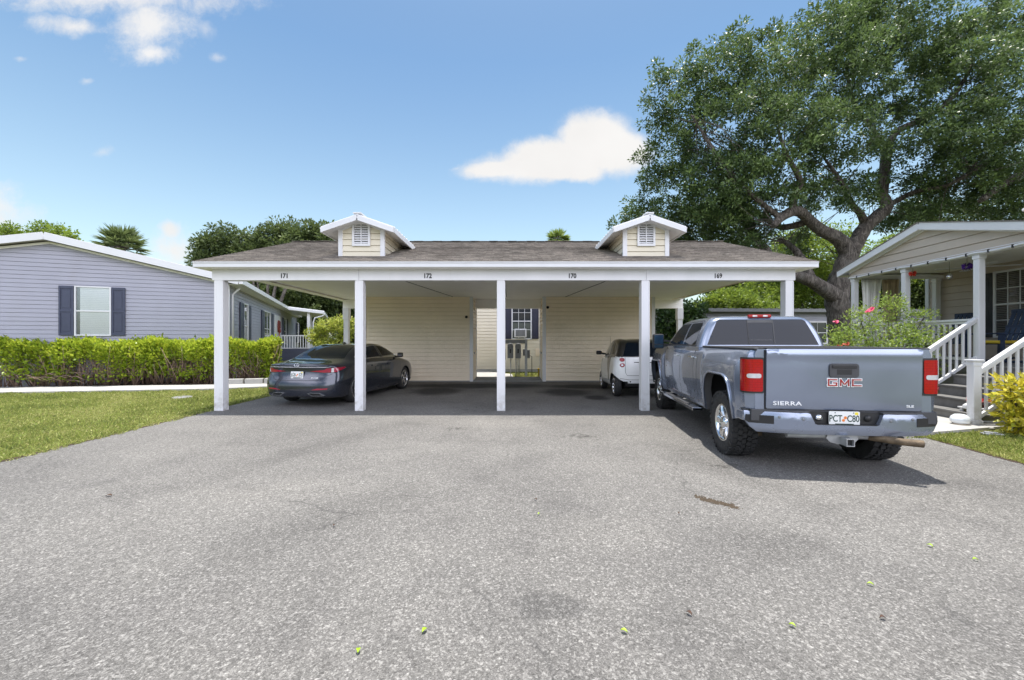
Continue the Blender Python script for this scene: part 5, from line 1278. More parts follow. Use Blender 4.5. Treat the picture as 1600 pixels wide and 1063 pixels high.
for s in (-1, 1): sheet(body, outline, lambda a, b: (s * thx(a, b), a, b), (s, 0, 0), .07, .07, back=False)
# rear corner panels, hood, nose
for s in (-1, 1): sheet(body, [(s * .78, .64), (s * .885, .66), (s * .885, 1.34), (s * .86, 1.398), (s * .78, 1.398)], lambda a, b: (a, YRE - .0005, b), (0, -1, 0), .06, .05, back=False)
hood = [(-.86, 2.7), (.86, 2.7), (.86, 4.2), (.78, 4.5), (-.78, 4.5), (-.86, 4.2)]
sheet(body, hood, lambda a, b: (a, b, 1.395 - .02 * (b - 2.7) - .13 * sstep(4.0, 4.6, b) + .03 * (1 - (a / .9) ** 2) + .03 * sstep(.35, .5, abs(a)) * sstep(.75, .6, abs(a))), (0, 0, 1), .05, .1)
body.box(-.74, .74, 4.48, 4.55, .70, 1.26)
body.box(-.93, .93, .98, 3.0, 1.30, 1.392)
b_o = body.build('body', SLATE, TK, fix=False); 
bm = bmesh.new(); bm.from_mesh(b_o.data); bmesh.ops.remove_doubles(bm, verts=bm.verts, dist=.0004); bmesh.ops.recalc_face_normals(bm, faces=bm.faces); bm.to_mesh(b_o.data); bm.free(); b_o.data.set_sharp_from_angle(angle=R(38))
tb = bvh_of(b_o.data)
core = MB().box(-.60, .60, -.80, 4.4, .58, 1.30)
for yc in (0, WB):
    for s in (-1, 1): core.box(min(s * .60, s * .94), max(s * .60, s * .94), yc - .62, yc + .62, 1.13, 1.20).box(min(s * .6, s * .90), max(s * .6, s * .90), yc - .66, yc - .61, .60, 1.19).box(min(s * .6, s * .90), max(s * .6, s * .90), yc + .61, yc + .66, .56, 1.19)
core.build('wheel_well_liner', M['dark'], TK)
ch = MB()
for s in (-1, 1): ch.box(s * .42 - .04, s * .42 + .04, -.78, 4.2, .47, .60)
ch.tube([(-.8, 0, .41), (.8, 0, .41)], .05, 10).lathe([(0, -.17), (.10, -.13), (.16, 0), (.10, .13), (0, .17)], 16, 'y', (.05, -.02, .41)); ch.box(-.6, .6, .6, 1.5, .42, .56).tube([(-.72, WB, .41), (.72, WB, .41)], .05, 10)
ch.box(-.85, .85, -.82, -.74, .50, .58)
for s in (-1, 1): ch.bar((s * .52, -.62, .50), (s * .52, .55, .36), .06, .04).bar((s * .52, -.1, .33), (s * .52, .1, .33), .09, .12)
ch.build('chassis', M['rust'], TK)
for yc in (0, WB):                                                   # lips round the arches
    for s in (-1, 1):
        pp = [(s * (thx(a, b) + .006), a, b) for a, b in arch(yc, .56, .52)]; MB().tube(pp, .016, 8).build('arch_lip', SLATE, TK)
for s in (-1, 1):
    inn = MB(); a_ = arch(0, .54, .50); vs = []
    for a, b in a_: vs += [(s * (thx(a, b) - .012), a, b), (s * (thx(a, b) - .10), a * .97, b - .01 if b > .9 else b)]
    inn.add(vs, [(2 * i, 2 * i + 1, 2 * i + 3, 2 * i + 2) for i in range(len(a_) - 1)], 0, True)
    inn.build('arch_molding', M['dkgrey'], TK)
for x, y in ((-.80, 0), (.80, 0), (-.79, WB), (.79, WB)): wheel(TK, x, y, .415, .30, .235, -1 if x < 0 else 1, 6, M['chrome'], True)
# cab
lv = [(1.36, .985, 3.12, .925, .09), (1.40, .99, 3.03, .915, .09), (1.50, 1.01, 2.93, .885, .09), (1.60, 1.03, 2.82, .845, .09), (1.70, 1.05, 2.70, .80, .10), (1.78, 1.07, 2.58, .755, .11), (1.825, 1.09, 2.50, .715, .12), (1.855, 1.13, 2.42, .665, .14), (1.875, 1.22, 2.3, .58, .2), (1.887, 1.38, 2.12, .40, .2), (1.892, 1.6, 1.95, .17, .15)]
cab = MB(); n = None
for z, a, b, w, rc in lv:
    lp = rrect(-w, w, a, b, rc, 6)
    lp2 = []
    for i, p in enumerate(lp):                                            # split the long sides evenly
        lp2.append(p); q = lp[(i + 1) % len(lp)]
        if (i + 1) % 7 == 0: lp2 += [(p[0] + (q[0] - p[0]) * k / 8, p[1] + (q[1] - p[1]) * k / 8) for k in range(1, 8)]
    n = len(lp2); cab.v += [(x, y + .05 * (1 - (x / .95) ** 2) * (0 if y > 2 else -1) * .6, z) for x, y in lp2]
for i in range(len(lv) - 1): 
    for j in range(n): cab.f.append([i * n + j, i * n + (j + 1) % n, (i + 1) * n + (j + 1) % n, (i + 1) * n + j]); cab.m.append(0); cab.s.append(True)
cab.f.append([(len(lv) - 1) * n + j for j in range(n)]); cab.m.append(0); cab.s.append(True)
c_o = cab.build('cab', SLATE, TK); cb_ = bvh_of(c_o.data)
def tp(name, poly, ax, sg, mat_, off=.004, th=.012, step=.05, bv=None, parent=TK): return patch(bv or cb_, poly, ax, sg, off, th, step).build(name, mat_, parent, fix=False)
for s in (-1, 1):
    w1 = tp('side_window', [(1.20, 1.425), (1.87, 1.425), (1.87, 1.785), (1.34, 1.785), (1.27, 1.74)], 'x', s, CGL); w2 = tp('side_window', [(1.95, 1.425), (2.84, 1.425), (2.55, 1.70), (2.44, 1.785), (1.95, 1.785)], 'x', s, CGL)
    tp('window_trim', stroke([(1.16, 1.412), (2.9, 1.412)], .02), 'x', s, M['dark'], .005)
    tp('door_seam', stroke([(1.14, 1.41), (1.20, 1.70), (1.30, 1.81), (2.48, 1.81)], .010), 'x', s, M['dark'], .001)
tp('windshield', [(-.80, 1.42), (.80, 1.42), (.62, 1.79), (-.62, 1.79)], 'y', 1, CGL)
rw = tp('rear_window', [(-.80, 1.425), (.80, 1.425), (.75, 1.55), (.64, 1.79), (.60, 1.815), (-.60, 1.815), (-.64, 1.79), (-.75, 1.55)], 'y', -1, CGL, .004, .015)
def rwp(name, poly, m, off): return tp(name, poly, 'y', -1, m, off, .008, .05, None, rw)
rwp('slider_frame', stroke([(-.20, 1.43), (-.20, 1.80)], .014), M['dark'], .008); rwp('slider_frame', stroke([(.17, 1.43), (.17, 1.80)], .016), M['dkgrey'], .009); rwp('slider_frame', [(-.195, 1.765), (.16, 1.765), (.16, 1.805), (-.195, 1.805)], M['dkgrey'], .007); rwp('slider_frame', stroke([(-.19, 1.50), (.165, 1.50)], .012), M['dkgrey'], .007)
bl = MB().box(-.165, .165, 1.055, 1.12, 1.845, 1.893); o = bl.build('brake_lamp', LENSR, TK, bevel=.012)
for x in (-.075, .075): MB().box(x - .035, x + .035, 1.0525, 1.07, 1.855, 1.884).build('cargo_lamp', LENSC, o, bevel=.006)
# seams, handles, filler cap on the side
for s in (-1, 1):
    def sp(name, poly, m, off=.001, th=.01): return tp(name, poly, 'x', s, m, off, th, .06, tb)
    sp('body_seam', stroke([(.965, .50), (.965, 1.395)], .014), M['dark']); sp('door_seam', stroke([(1.90, .56), (1.90, 1.395)], .010), M['dark']); sp('door_seam', stroke([(1.14, 1.395), (1.13, 1.0), (1.10, .60), (1.2, .56), (2.9, .56), (3.02, .70), (3.04, 1.37)], .010), M['dark'])
    sp('fuel_door', stroke(rrect(.58, .74, .99, 1.15, .03) + [(.74, 1.12)], .007), M['dkgrey'])
    for y in (1.24, 2.12):
        x = s * (thx(y, 1.23) + .025); h = MB().box(x - .014, x + .014, y - .10, y + .10, 1.215, 1.247).box(x - s * .03 - .012, x - s * .03 + .014, y - .09, y - .06, 1.22, 1.242).box(x - s * .03 - .012, x - s * .03 + .014, y + .06, y + .09, 1.22, 1.242); h.build('door_handle', M['chrome'], TK, bevel=.006)
    rb = MB().box(*sorted((s * .915, s * 1.06)), .85, 3.05, .425, .465); rb.box(*sorted((s * .93, s * 1.045)), .86, 3.04, .465, .472)
    for y in (1.1, 2.0, 2.9): rb.bar((s * .95, y, .44), (s * .5, y, .54), .06, .03)
    rb_ = rb.build('running_board', M['chrome'], TK, bevel=.01); MB().box(*sorted((s * .945, s * 1.03)), 1.25, 2.7, .4725, .478).build('step_pad', M['dkgrey'], rb_)
    mr = MB().box(*sorted((s * 1.03, s * 1.24)), 2.80, 2.92, 1.33, 1.62); m_o = mr.build('wing_mirror', M['dark'], TK, bevel=.03)
    MB().bar((s * .90, 2.86, 1.40), (s * 1.08, 2.86, 1.42), .05, .04).bar((s * .90, 2.86, 1.47), (s * 1.08, 2.86, 1.50), .05, .04).build('mirror_arm', M['dark'], m_o)
    MB().box(*sorted((s * 1.05, s * 1.22)), 2.793, 2.80, 1.42, 1.60).box(*sorted((s * 1.05, s * 1.22)), 2.793, 2.80, 1.35, 1.405).build('mirror_glass', simple('blue_mirror_glass', (.05, .09, .16), .08, .9), m_o)
    eb = MB(); x = s * (thx(2.78, 1.10) + .004); put_text(eb, '2500', .05, frame((x, 2.78, 1.05), (0, -1 if s < 0 else 1, 0), (0, 0, 1)), .004, 1.1); eb.build('badge', M['chrome'], TK)
# bed cover
bc = MB().box(-.83, .83, -.845, .97, 1.385, 1.412); bc.build('bed_cover', M['dark'], TK, bevel=.006)
for s in (-1, 1): MB().box(*sorted((s * .835, s * .885)), -.85, .96, 1.39, 1.415).build('bed_rail', M['dkgrey'], TK, bevel=.01)
# tailgate
TGZ = ([.735, .76, .85, 1.05, 1.22, 1.30, 1.335, 1.385, 1.402], [.0, .008, .014, .017, .020, .019, .030, .030, .008])
tgy = lambda x, z: -.872 - float(np.interp(z, *TGZ)) - .012 * (1 - (x / .79) ** 2)
tg = MB(); sheet(tg, rrect(-.777, .777, .738, 1.402, .02), lambda a, b: (a, tgy(a, b), b), (0, -1, 0), .03, .045)
t_o = tg.build('tailgate', SLATE, TK, fix=False); bm = bmesh.new(); bm.from_mesh(t_o.data); bmesh.ops.remove_doubles(bm, verts=bm.verts, dist=.0004); bmesh.ops.recalc_face_normals(bm, faces=bm.faces); bm.to_mesh(t_o.data); bm.free(); t_o.data.set_sharp_from_angle(angle=R(50))
MB().box(-.79, .79, -.862, -.85, .70, 1.39).build('tailgate_gap', M['dark'], TK)
MB().box(-.775, .775, -.87, -.80, 1.4025, 1.416).build('top_cap', M['dark'], t_o, bevel=.005)
hy = tgy(0, 1.17) - .004
h = MB(); h.prism(rrect(-.148, .148, 1.095, 1.245, .03), lambda a, b, k: (a, hy - .012 + .03 * k, b)); h_o = h.build('handle', M['dkgrey'], t_o, bevel=.006); MB().box(-.075, .075, hy - .0135, hy, 1.125, 1.185).box(-.12, .12, hy - .022, hy - .012, 1.195, 1.228).build('handle_recess', M['dark'], h_o, bevel=.003)
Mx = frame((.005, tgy(0, 1.04) - .003, 1.04), (1, 0, 0), (0, 0, 1))
W_, H_, B_w = .102, .086, .023                                            # block capitals of bars: red enamel in a bright rim
def bars(ch):
    w, h, b = W_ / 2, H_ / 2, B_w / 2
    if ch == 'M': return [((-w + b, -h), (-w + b, h)), ((w - b, -h), (w - b, h)), ((-w + b, h - b), (0, -h + b * 1.6)), ((w - b, h - b), (0, -h + b * 1.6))]
    o = [((-w, h - b), (w, h - b)), ((-w + b, -h), (-w + b, h)), ((-w, -h + b), (w, -h + b))]
    return o + ([((w - b, -h), (w - b, .004)), ((.0, -.004), (w, -.004))] if ch == 'G' else [])
e1, e2 = MB(), MB()
for k, ch in enumerate('GMC'):
    for n_, ((xa, ya), (xb, yb)) in enumerate(bars(ch)):
        cx = (k - 1) * (W_ + .018); d = Vector((xb - xa, yb - ya)).normalized() * .008
        for mb_, ex, ww, z in ((e1, 1, B_w + .004, .003 + n_ * .0003), (e2, -1, B_w - .011, .009 + n_ * .0003)): mb_.bar(Mx @ Vector((cx + xa - d.x * ex * .6, ya - d.y * ex * .6, z)), Mx @ Vector((cx + xb + d.x * ex * .6, yb + d.y * ex * .6, z)), ww, .008, up=Mx.to_3x3() @ Vector((0, 0, 1)))
e1.build('emblem_rim', BADGE, t_o); e2.build('emblem', REDP, t_o)
e3 = MB(); put_text(e3, 'SIERRA', .060, frame((-.565, tgy(.56, .80) - .003, .800), (1, 0, 0), (0, 0, 1)), .005, 1.5, off=.001, spacing=1.08); e3.build('model_lettering', BADGE, t_o); e3 = MB(); put_text(e3, 'SLE', .034, frame((.66, tgy(.66, .79) - .003, .79), (1, 0, 0), (0, 0, 1)), .004, 1.5, off=.001); e3.build('model_lettering', BADGE, t_o)
# tail lamps wrap the corner
def lampstrip(s, s0, s1, z0, z1, off, matr, name, parent, th=.03):
    def plan(t):                                                          # t in metres from the tailgate seam
        L1 = .10; r = .085; La = r * math.pi / 2
        if t < L1: x, y, nx, ny = .79 + t, YRE, 0, -1
        elif t < L1 + La: a = (t - L1) / r; x, y, nx, ny = .89 + r * math.sin(a), YRE + r - r * math.cos(a), math.sin(a), -math.cos(a)
        else: x, y, nx, ny = .975, YRE + r + t - L1 - La, 1, 0
        return s * (x + nx * off), y + ny * off, s * nx, ny
    mb = MB(); sheet(mb, rrect(s0, s1, z0, z1, .02) if s1 - s0 > .05 else [(s0, z0), (s1, z0), (s1, z1), (s0, z1)], lambda a, b: (*plan(a)[:2], b), lambda a, b: (*plan(a)[2:], 0), th, .025, back=False)
    o = mb.build(name, matr, parent, fix=False); o.data.set_sharp_from_angle(angle=R(50)); return o
for s in (-1, 1):
    hs = lampstrip(s, .002, .30, .905, 1.305, .010, M['dark'], 'tail_lamp', TK)
    lampstrip(s, .016, .275, .925, 1.285, .016, LENSR, 'red_lens', hs); lampstrip(s, .035, .17, 1.075, 1.125, .020, LENSC, 'clear_lens', hs)
# rear bumper
by = lambda x: -.965 + .15 * (abs(x) / .98) ** 3.2
bo = [(-.98, .705), (-.40, .712), (-.36, .70), (-.315, .595), (-.29, .585), (.29, .585), (.315, .595), (.36, .70), (.40, .712), (.98, .705), (.985, .62), (.93, .53), (.86, .475), (-.86, .475), (-.93, .53), (-.985, .62)]
bp = MB(); sheet(bp, bo, lambda a, b: (a, by(a) + .03 * sstep(.52, .46, b) + .02 * sstep(.69, .715, b), b), (0, -1, 0), .05, .05); b2 = bp.build('rear_bumper', SLATE, TK, fix=False)
bm = bmesh.new(); bm.from_mesh(b2.data); bmesh.ops.remove_doubles(bm, verts=bm.verts, dist=.0004); bmesh.ops.recalc_face_normals(bm, faces=bm.faces); bm.to_mesh(b2.data); bm.free(); b2.data.set_sharp_from_angle(angle=R(40)); bb = bvh_of(b2.data)
pd = MB()
for s in (-1, 1):
    pl = [(s * .36, -.945)] + [(s * x, by(x) + .012) for x in (.5, .65, .8, .9, .98)] + [(s * .985, -.72), (s * .93, -.70), (s * .93, -.84), (s * .36, -.84)]
    pd.prism(pl, lambda a, b, k: (a, b, .704 + .022 * k))
pd.box(-.93, .93, -.875, -.80, .60, .73).build('step_pad', M['dkgrey'], b2, bevel=.006)
rc = MB().box(-.40, .40, -.905, -.88, .575, .715).box(-.33, .33, -.96, -.90, .575, .592); rc.build('plate_recess', M['dark'], b2)
for s in (-1, 1):
    pk = MB(); sheet(pk, [(s * .71, .575), (s * .945, .575), (s * .975, .60), (s * .97, .665), (s * .71, .665)], lambda a, b: (a, by(a) - .004, b), (0, -1, 0), .01, .04); pk.build('corner_step', M['dark'], b2)
    wr = MB(); wr.box(*sorted((s * .945, s * .985)), by(.98) + .02, -.60, .585, .70); wr.build('bumper_end', SLATE, b2, bevel=.015)
    for x, z in ((.66, .655), (.43, .64)):
        MB().lathe([(0, by(x) - .006), (.014, by(x) - .005), (.016, by(x) + .01)], 14, 'y', (s * x, 0, z)).build('parking_sensor', M['meter'], b2)
MB().lathe([(0, -.93), (.03, -.93), (.035, -.90), (.035, -.88)], 18, 'y', (-.255, 0, .655)).build('plug_cover', M['chrome'], b2); MB().lathe([(0, -.925), (.03, -.925), (.036, -.90), (.036, -.88)], 18, 'y', (.235, 0, .655)).build('plug_cover', M['dark'], b2)
plate(TK, (-.01, -.93, .655), .305, .152, (1, 0, 0), (0, 0, 1), ('PCT', 'C80'))
ht = MB()
for a, b, c, d in ((-.04, .04, .445, .453), (-.04, .04, .373, .381), (-.04, -.032, .381, .445), (.032, .04, .381, .445)): ht.box(a, b, -1.02, -.80, c, d)
ht.prism([(-.16, .47), (.13, .47), (.15, .43), (.11, .385), (.05, .37), (-.06, .37), (-.13, .39), (-.17, .43)], lambda a, b, k: (a, -.90 + .012 * k, b)); ht.tube([(-.55, -.84, .45), (.55, -.84, .45)], .035, 8)
ht.build('tow_hitch', M['steel'], TK); MB().box(-.031, .031, -.985, -.98, .382, .444).build('hitch_hole', M['dark'], TK)
MB().tube([(.2, -.2, .50), (.22, -.6, .47), (.30, -.86, .445), (.50, -1.0, .435), (.66, -1.06, .43)], .037, 16, cap=False).build('exhaust_pipe', M['rust'], TK)
MB().lathe([(.035, 0), (.035, .03), (0, .03)], 16, 'y', (.645, -1.055, .431)).build('exhaust_opening', M['dark'], TK)

# ---------------------------------------------------------------- lofted car bodies
def catmull(p, m):
    out = []
    for i in range(len(p) - 1):
        p0, p1, p2, p3 = p[max(i - 1, 0)], p[i], p[i + 1], p[min(i + 2, len(p) - 1)]
        for k in range(m):
            t = k / m; out.append(tuple(.5 * (2 * b + (c - a) * t + (2 * a - 5 * b + 4 * c - d) * t * t + (3 * b - a - 3 * c + d) * t ** 3) for a, b, c, d in zip(p0, p1, p2, p3)))
    return out + [tuple(p[-1])]
def loft(table, ny, deform, m=5, colour=None):
    T = np.array(table, float); ys = np.linspace(T[0, 0], T[-1, 0], ny); C_ = [pchip(T[:, 0], T[:, k], ys) for k in range(1, T.shape[1])]
    mb = MB(); rows = []
    for i, y in enumerate(ys):
        zb, wb, zs, ws, zm, wm, zh, wh, zg, wg, zr, wr, zt = (c[i] for c in C_)
        half = catmull([(0, zb), (wb * .6, zb), (wb, zb), (ws, zs), (wm, zm), (wh, zh), (wg, zg), (wr, zr), (wr * .55, zr + (zt - zr) * .75), (0, zt)], m)
        rows.append(half)
    nh = len(rows[0]); n = 2 * nh - 2
    for i, half in enumerate(rows):
        full = half + [(-x, z) for x, z in half[-2:0:-1]]; mb.v += [(x, ys[i], z) for x, z in full]
    for i in range(ny - 1):
        for j in range(n): mb.f.append([i * n + j, i * n + (j + 1) % n, (i + 1) * n + (j + 1) % n, (i + 1) * n + j])
    for i in (0, ny - 1):                                                # gridded end caps
        o = len(mb.v); K = 14
        for x, z in rows[i]:
            mb.v += [(x * (1 - 2 * k / K), ys[i], z) for k in range(K + 1)]
        for a in range(nh - 1):
            for k in range(K): mb.f.append([o + a * (K + 1) + k, o + a * (K + 1) + k + 1, o + (a + 1) * (K + 1) + k + 1, o + (a + 1) * (K + 1) + k])
    mb.v = [deform(*v) for v in mb.v]; mb.m = [0] * len(mb.f); mb.s = [True] * len(mb.f)
    me = mb.mesh('body'); bm = bmesh.new(); bm.from_mesh(me)
    bmesh.ops.remove_doubles(bm, verts=bm.verts, dist=.0008); bmesh.ops.dissolve_degenerate(bm, edges=bm.edges, dist=.0004); bmesh.ops.recalc_face_normals(bm, faces=bm.faces); bm.to_mesh(me); bm.free()
    return me
def carve(me, axles, r, xin, track):
    o = bpy.data.objects.new('body_solid', me); COL.objects.link(o); cut = []
    for y, z in axles:
        for s in (-1, 1):
            c = MB(); c.lathe([(0, s * xin), (r, s * xin), (r, s * 1.3), (0, s * 1.3)], 40, 'x', (0, y, z)); cm = c.mesh('cut'); bm = bmesh.new(); bm.from_mesh(cm); bmesh.ops.remove_doubles(bm, verts=bm.verts, dist=1e-5); bmesh.ops.recalc_face_normals(bm, faces=bm.faces); bm.to_mesh(cm); bm.free()
            co_ = bpy.data.objects.new('cut', cm); COL.objects.link(co_); cut.append(co_); md = o.modifiers.new('b', 'BOOLEAN'); md.operation = 'DIFFERENCE'; md.solver = 'EXACT'; md.object = co_
    dg = bpy.context.evaluated_depsgraph_get(); dg.update()
    out = bpy.data.meshes.new_from_object(o.evaluated_get(dg)); bpy.data.objects.remove(o)
    for c in cut: bpy.data.objects.remove(c)
    for p in out.polygons:
        p.use_smooth = True
        if any(math.hypot(p.center.y - y, p.center.z - z) < r + .003 for y, z in axles): p.material_index = 1
        else: p.material_index = 0
    out.set_sharp_from_angle(angle=R(42))
    return out

# ---------------------------------------------------------------- dark grey sedan
SD = thing('sedan_car', (-4.63, 10.33, 0), 'dark grey sedan parked in the left bay with its tail out', 'car', R(-8.7))
A_ = 1.02                                                                # rear axle behind the tail
tabl = [ # y, zb, wb, zs, ws, zm, wm, zh, wh, zg, wg, zr, wr, zt
 (0.00, .26, .60, .30, .72, .55, .80, .80, .77, .925, .71, .955, .55, .965), (.06, .23, .66, .27, .80, .55, .87, .81, .83, .935, .75, .965, .58, .975), (.20, .20, .70, .25, .85, .55, .915, .82, .875, .945, .78, .975, .60, .985), (.50, .19, .72, .24, .875, .56, .93, .84, .898, .965, .795, 1.0, .62, 1.012),
 (.80, .19, .72, .22, .88, .57, .93, .865, .905, .99, .80, 1.045, .64, 1.065), (1.2, .19, .72, .22, .88, .58, .925, .88, .91, 1.01, .83, 1.19, .645, 1.225), (1.6, .18, .72, .20, .885, .58, .92, .885, .912, 1.015, .845, 1.305, .63, 1.35), (2.0, .18, .72, .20, .885, .58, .92, .885, .912, 1.01, .85, 1.355, .625, 1.405), (2.45, .18, .72, .20, .885, .58, .92, .88, .912, 1.0, .85, 1.365, .62, 1.415),
 (2.9, .18, .72, .20, .885, .57, .92, .875, .912, .99, .85, 1.325, .62, 1.375), (3.3, .18, .72, .20, .885, .57, .92, .87, .912, .98, .845, 1.20, .63, 1.24), (3.65, .18, .72, .21, .885, .57, .92, .86, .91, .965, .84, 1.04, .66, 1.07), (3.95, .18, .72, .22, .885, .56, .925, .84, .905, .93, .82, .955, .66, .97), (4.4, .18, .70, .24, .87, .54, .91, .77, .88, .86, .77, .885, .60, .90), (4.75, .20, .64, .26, .78, .50, .84, .69, .80, .77, .68, .80, .5, .81), (4.93, .25, .5, .30, .62, .46, .68, .58, .64, .66, .52, .68, .4, .69)]
RP = ([.18, .30, .40, .50, .60, .64, .78, .88, .93, .96, 1.0, 1.5], [.06, .015, .0, .0, .025, .055, .095, .088, .060, .075, .12, .12])
def sdd(x, y, z):
    w = max(0, 1 - y / .9) ** 2 if y < .9 else 0
    dy = float(np.interp(z, *RP)) * w + .20 * (abs(x) / .90) ** 3.5 * w
    if y > 3.9: dy -= .30 * (abs(x) / .9) ** 3 * ((y - 3.9) / 1.03) ** 2
    return (x, y + dy - A_, z)
me = carve(loft(tabl, 90, sdd), [(0, .335), (2.87, .335)], .378, .60, .8)
s_o = finish('body', me, [NIGHT, M['dark']], SD); sb_ = bvh_of(me)
def bp_(th_, bv): 
    def f(name, poly, ax, sg, m, off=.004, th=.012, step=.05, parent=None): return patch(bv, poly, ax, sg, off, th, step).build(name, m, parent or th_, fix=False)
    return f
q = bp_(SD, sb_)
for x, y in ((-.795, 0), (.795, 0), (-.795, 2.87), (.795, 2.87)): wheel(SD, x, y, .335, .225, .235, -1 if x < 0 else 1, 5, M['alloy'], False, True)
rwn = q('rear_window', [(-.65, 1.062), (.65, 1.062), (.62, 1.12), (.52, 1.33), (.47, 1.365), (-.47, 1.365), (-.52, 1.33), (-.62, 1.12)], 'y', -1, CGL, .004)
for s in (-1, 1):
    dlo = [(.10, 1.075), (.30, 1.035), (2.62, 1.015), (2.50, 1.07), (2.05, 1.26), (1.70, 1.335), (1.25, 1.355), (.80, 1.32), (.42, 1.22)]
    sw = q('side_window', dlo, 'x', s, CGL, .003)
    q('window_chrome', stroke(dlo + [dlo[0], dlo[1]], .014), 'x', s, M['chrome'], .006, .01, .08, sw)
    for pts in ([(.62, 1.04), (.66, 1.28)], [(1.38, 1.03), (1.34, 1.35)], [(1.46, 1.03), (1.42, 1.35)]): q('pillar', stroke(pts, .035 if pts[0][0] < 1 else .05), 'x', s, BLACKC, .007, .01, .08, sw)
    for pts in ([(.50, .45), (.52, .80), (.42, 1.0)], [(1.42, .24), (1.42, 1.0)], [(2.40, .30), (2.50, .6), (2.48, .99)], [(.5, .27), (2.4, .25)]): q('door_seam', stroke(pts, .008), 'x', s, M['dark'], .0008, .008, .08)
    for y in (.72, 1.62): 
        h = MB(); patch(sb_, rrect(y, y + .2, .835, .865, .012), 'x', s, .028, .03, .05, h); h.build('door_handle', NIGHT, SD, fix=False)
    mr = MB().box(*sorted((s * .93, s * 1.10)), 2.22, 2.32, 1.0, 1.13); mo = mr.build('wing_mirror', BLACKC, SD, bevel=.035); MB().bar((s * .84, 2.3, 1.01), (s * .98, 2.28, 1.03), .06, .04).build('mirror_arm', M['dark'], mo)
    tl = q('tail_lamp', [(s * .26, .800), (s * .32, .785), (s * .62, .765), (s * .84, .765), (s * .845, .885), (s * .66, .88), (s * .60, .845)][::s], 'y', -1, M['dark'], .003)
    q('red_lens', [(s * .29, .803), (s * .62, .775), (s * .655, .778), (s * .70, .872), (s * .665, .87), (s * .61, .835)][::s], 'y', -1, LENSD, .008, .01, .04, tl); q('red_lens', [(s * .66, .778), (s * .735, .778), (s * .745, .872), (s * .705, .872)][::s], 'y', -1, LENSD, .008, .01, .04, tl)
    q('clear_lens', [(s * .74, .780), (s * .78, .780), (s * .79, .873), (s * .75, .873)][::s], 'y', -1, LENSC, .009, .01, .04, tl)
    q('red_lens', [(s * .785, .780), (s * .84, .785), (s * .845, .875), (s * .795, .873)][::s], 'y', -1, LENSD, .008, .01, .03, tl)
    q('red_lens', [(-.84, .79), (-.66, .82), (-.46, .878), (-.50, .888), (-.84, .88)], 'x', s, LENSD, .005, .01, .04, tl)
    q('reflector', [(s * .36, .395), (s * .70, .405), (s * .72, .435), (s * .50, .43)][::s], 'y', -1, LENSD, .004)
    xh = [(s * .27, .325), (s * .34, .34), (s * .55, .335), (s * .66, .275), (s * .62, .262), (s * .38, .262)]
    ex = q('exhaust_trim', xh[::s], 'y', -1, M['chrome'], .008); q('exhaust_opening', [(s * .31, .32), (s * .36, .328), (s * .54, .322), (s * .61, .28), (s * .40, .276)][::s], 'y', -1, M['dark'], .012, .01, .05, ex)
    q('bumper_seam', stroke([(s * .80, .76), (s * .66, .70), (s * .58, .63), (s * .48, .605), (0, .60)], .009), 'y', -1, M['dark'], .001)
q('chrome_strip', [(-.74, .892), (-.4, .892), (0, .886), (.4, .892), (.74, .892), (.62, .904), (.3, .903), (0, .899), (-.3, .903), (-.62, .904)], 'y', -1, BADGE, .012)
q('trunk_seam', stroke([(-.70, .935), (-.64, 1.0)], .008), 'y', -1, M['dark'], .001)
loc, no, i_, d_ = sb_.ray_cast(Vector((0, -9, .72)), Vector((0, 1, 0)))
V_ = Vector((0, .0, 1)); plate(SD, (loc.x, loc.y - .016, .725), .305, .152, (1, 0, 0), (0, .08, 1), ('JGB', '57J'))
MB().box(-.16, .16, loc.y - .010, loc.y + .03, .655, .79).build('plate_holder', M['dark'], SD)
loc2, no2, i_, d_ = sb_.ray_cast(Vector((0, -9, .935)), Vector((0, 1, 0)))
em = MB(); EC = (0, -1.02 + .085 - .02, .925); EC = (0, loc2.y - .014, .94); Mx = frame(EC, (1, 0, 0), (0, .3, 1))
em.tube([Mx @ Vector((.058 * math.cos(a), .042 * math.sin(a), 0)) for a in np.linspace(0, 2 * math.pi, 25)], .006, 6); em.tube([Mx @ Vector(p) for p in ((.018, .034, 0), (-.022, -.016, 0), (.05, -.016, 0))], .006, 6); em.build('emblem', M['chrome'], SD)
loc3 = sb_.ray_cast(Vector((.42, -9, .66)), Vector((0, 1, 0)))[0]
e = MB(); put_text(e, 'ES 350', .048, frame((.42, loc3.y - .004, .66), (1, .1, 0), (0, .2, 1)), .003, 1.25); e.build('model_lettering', BADGE, SD)
MB().bar((0, 1.05, 1.395), (0, .93, 1.43), .05, .05).build('antenna_fin', BLACKC, SD, bevel=.015)

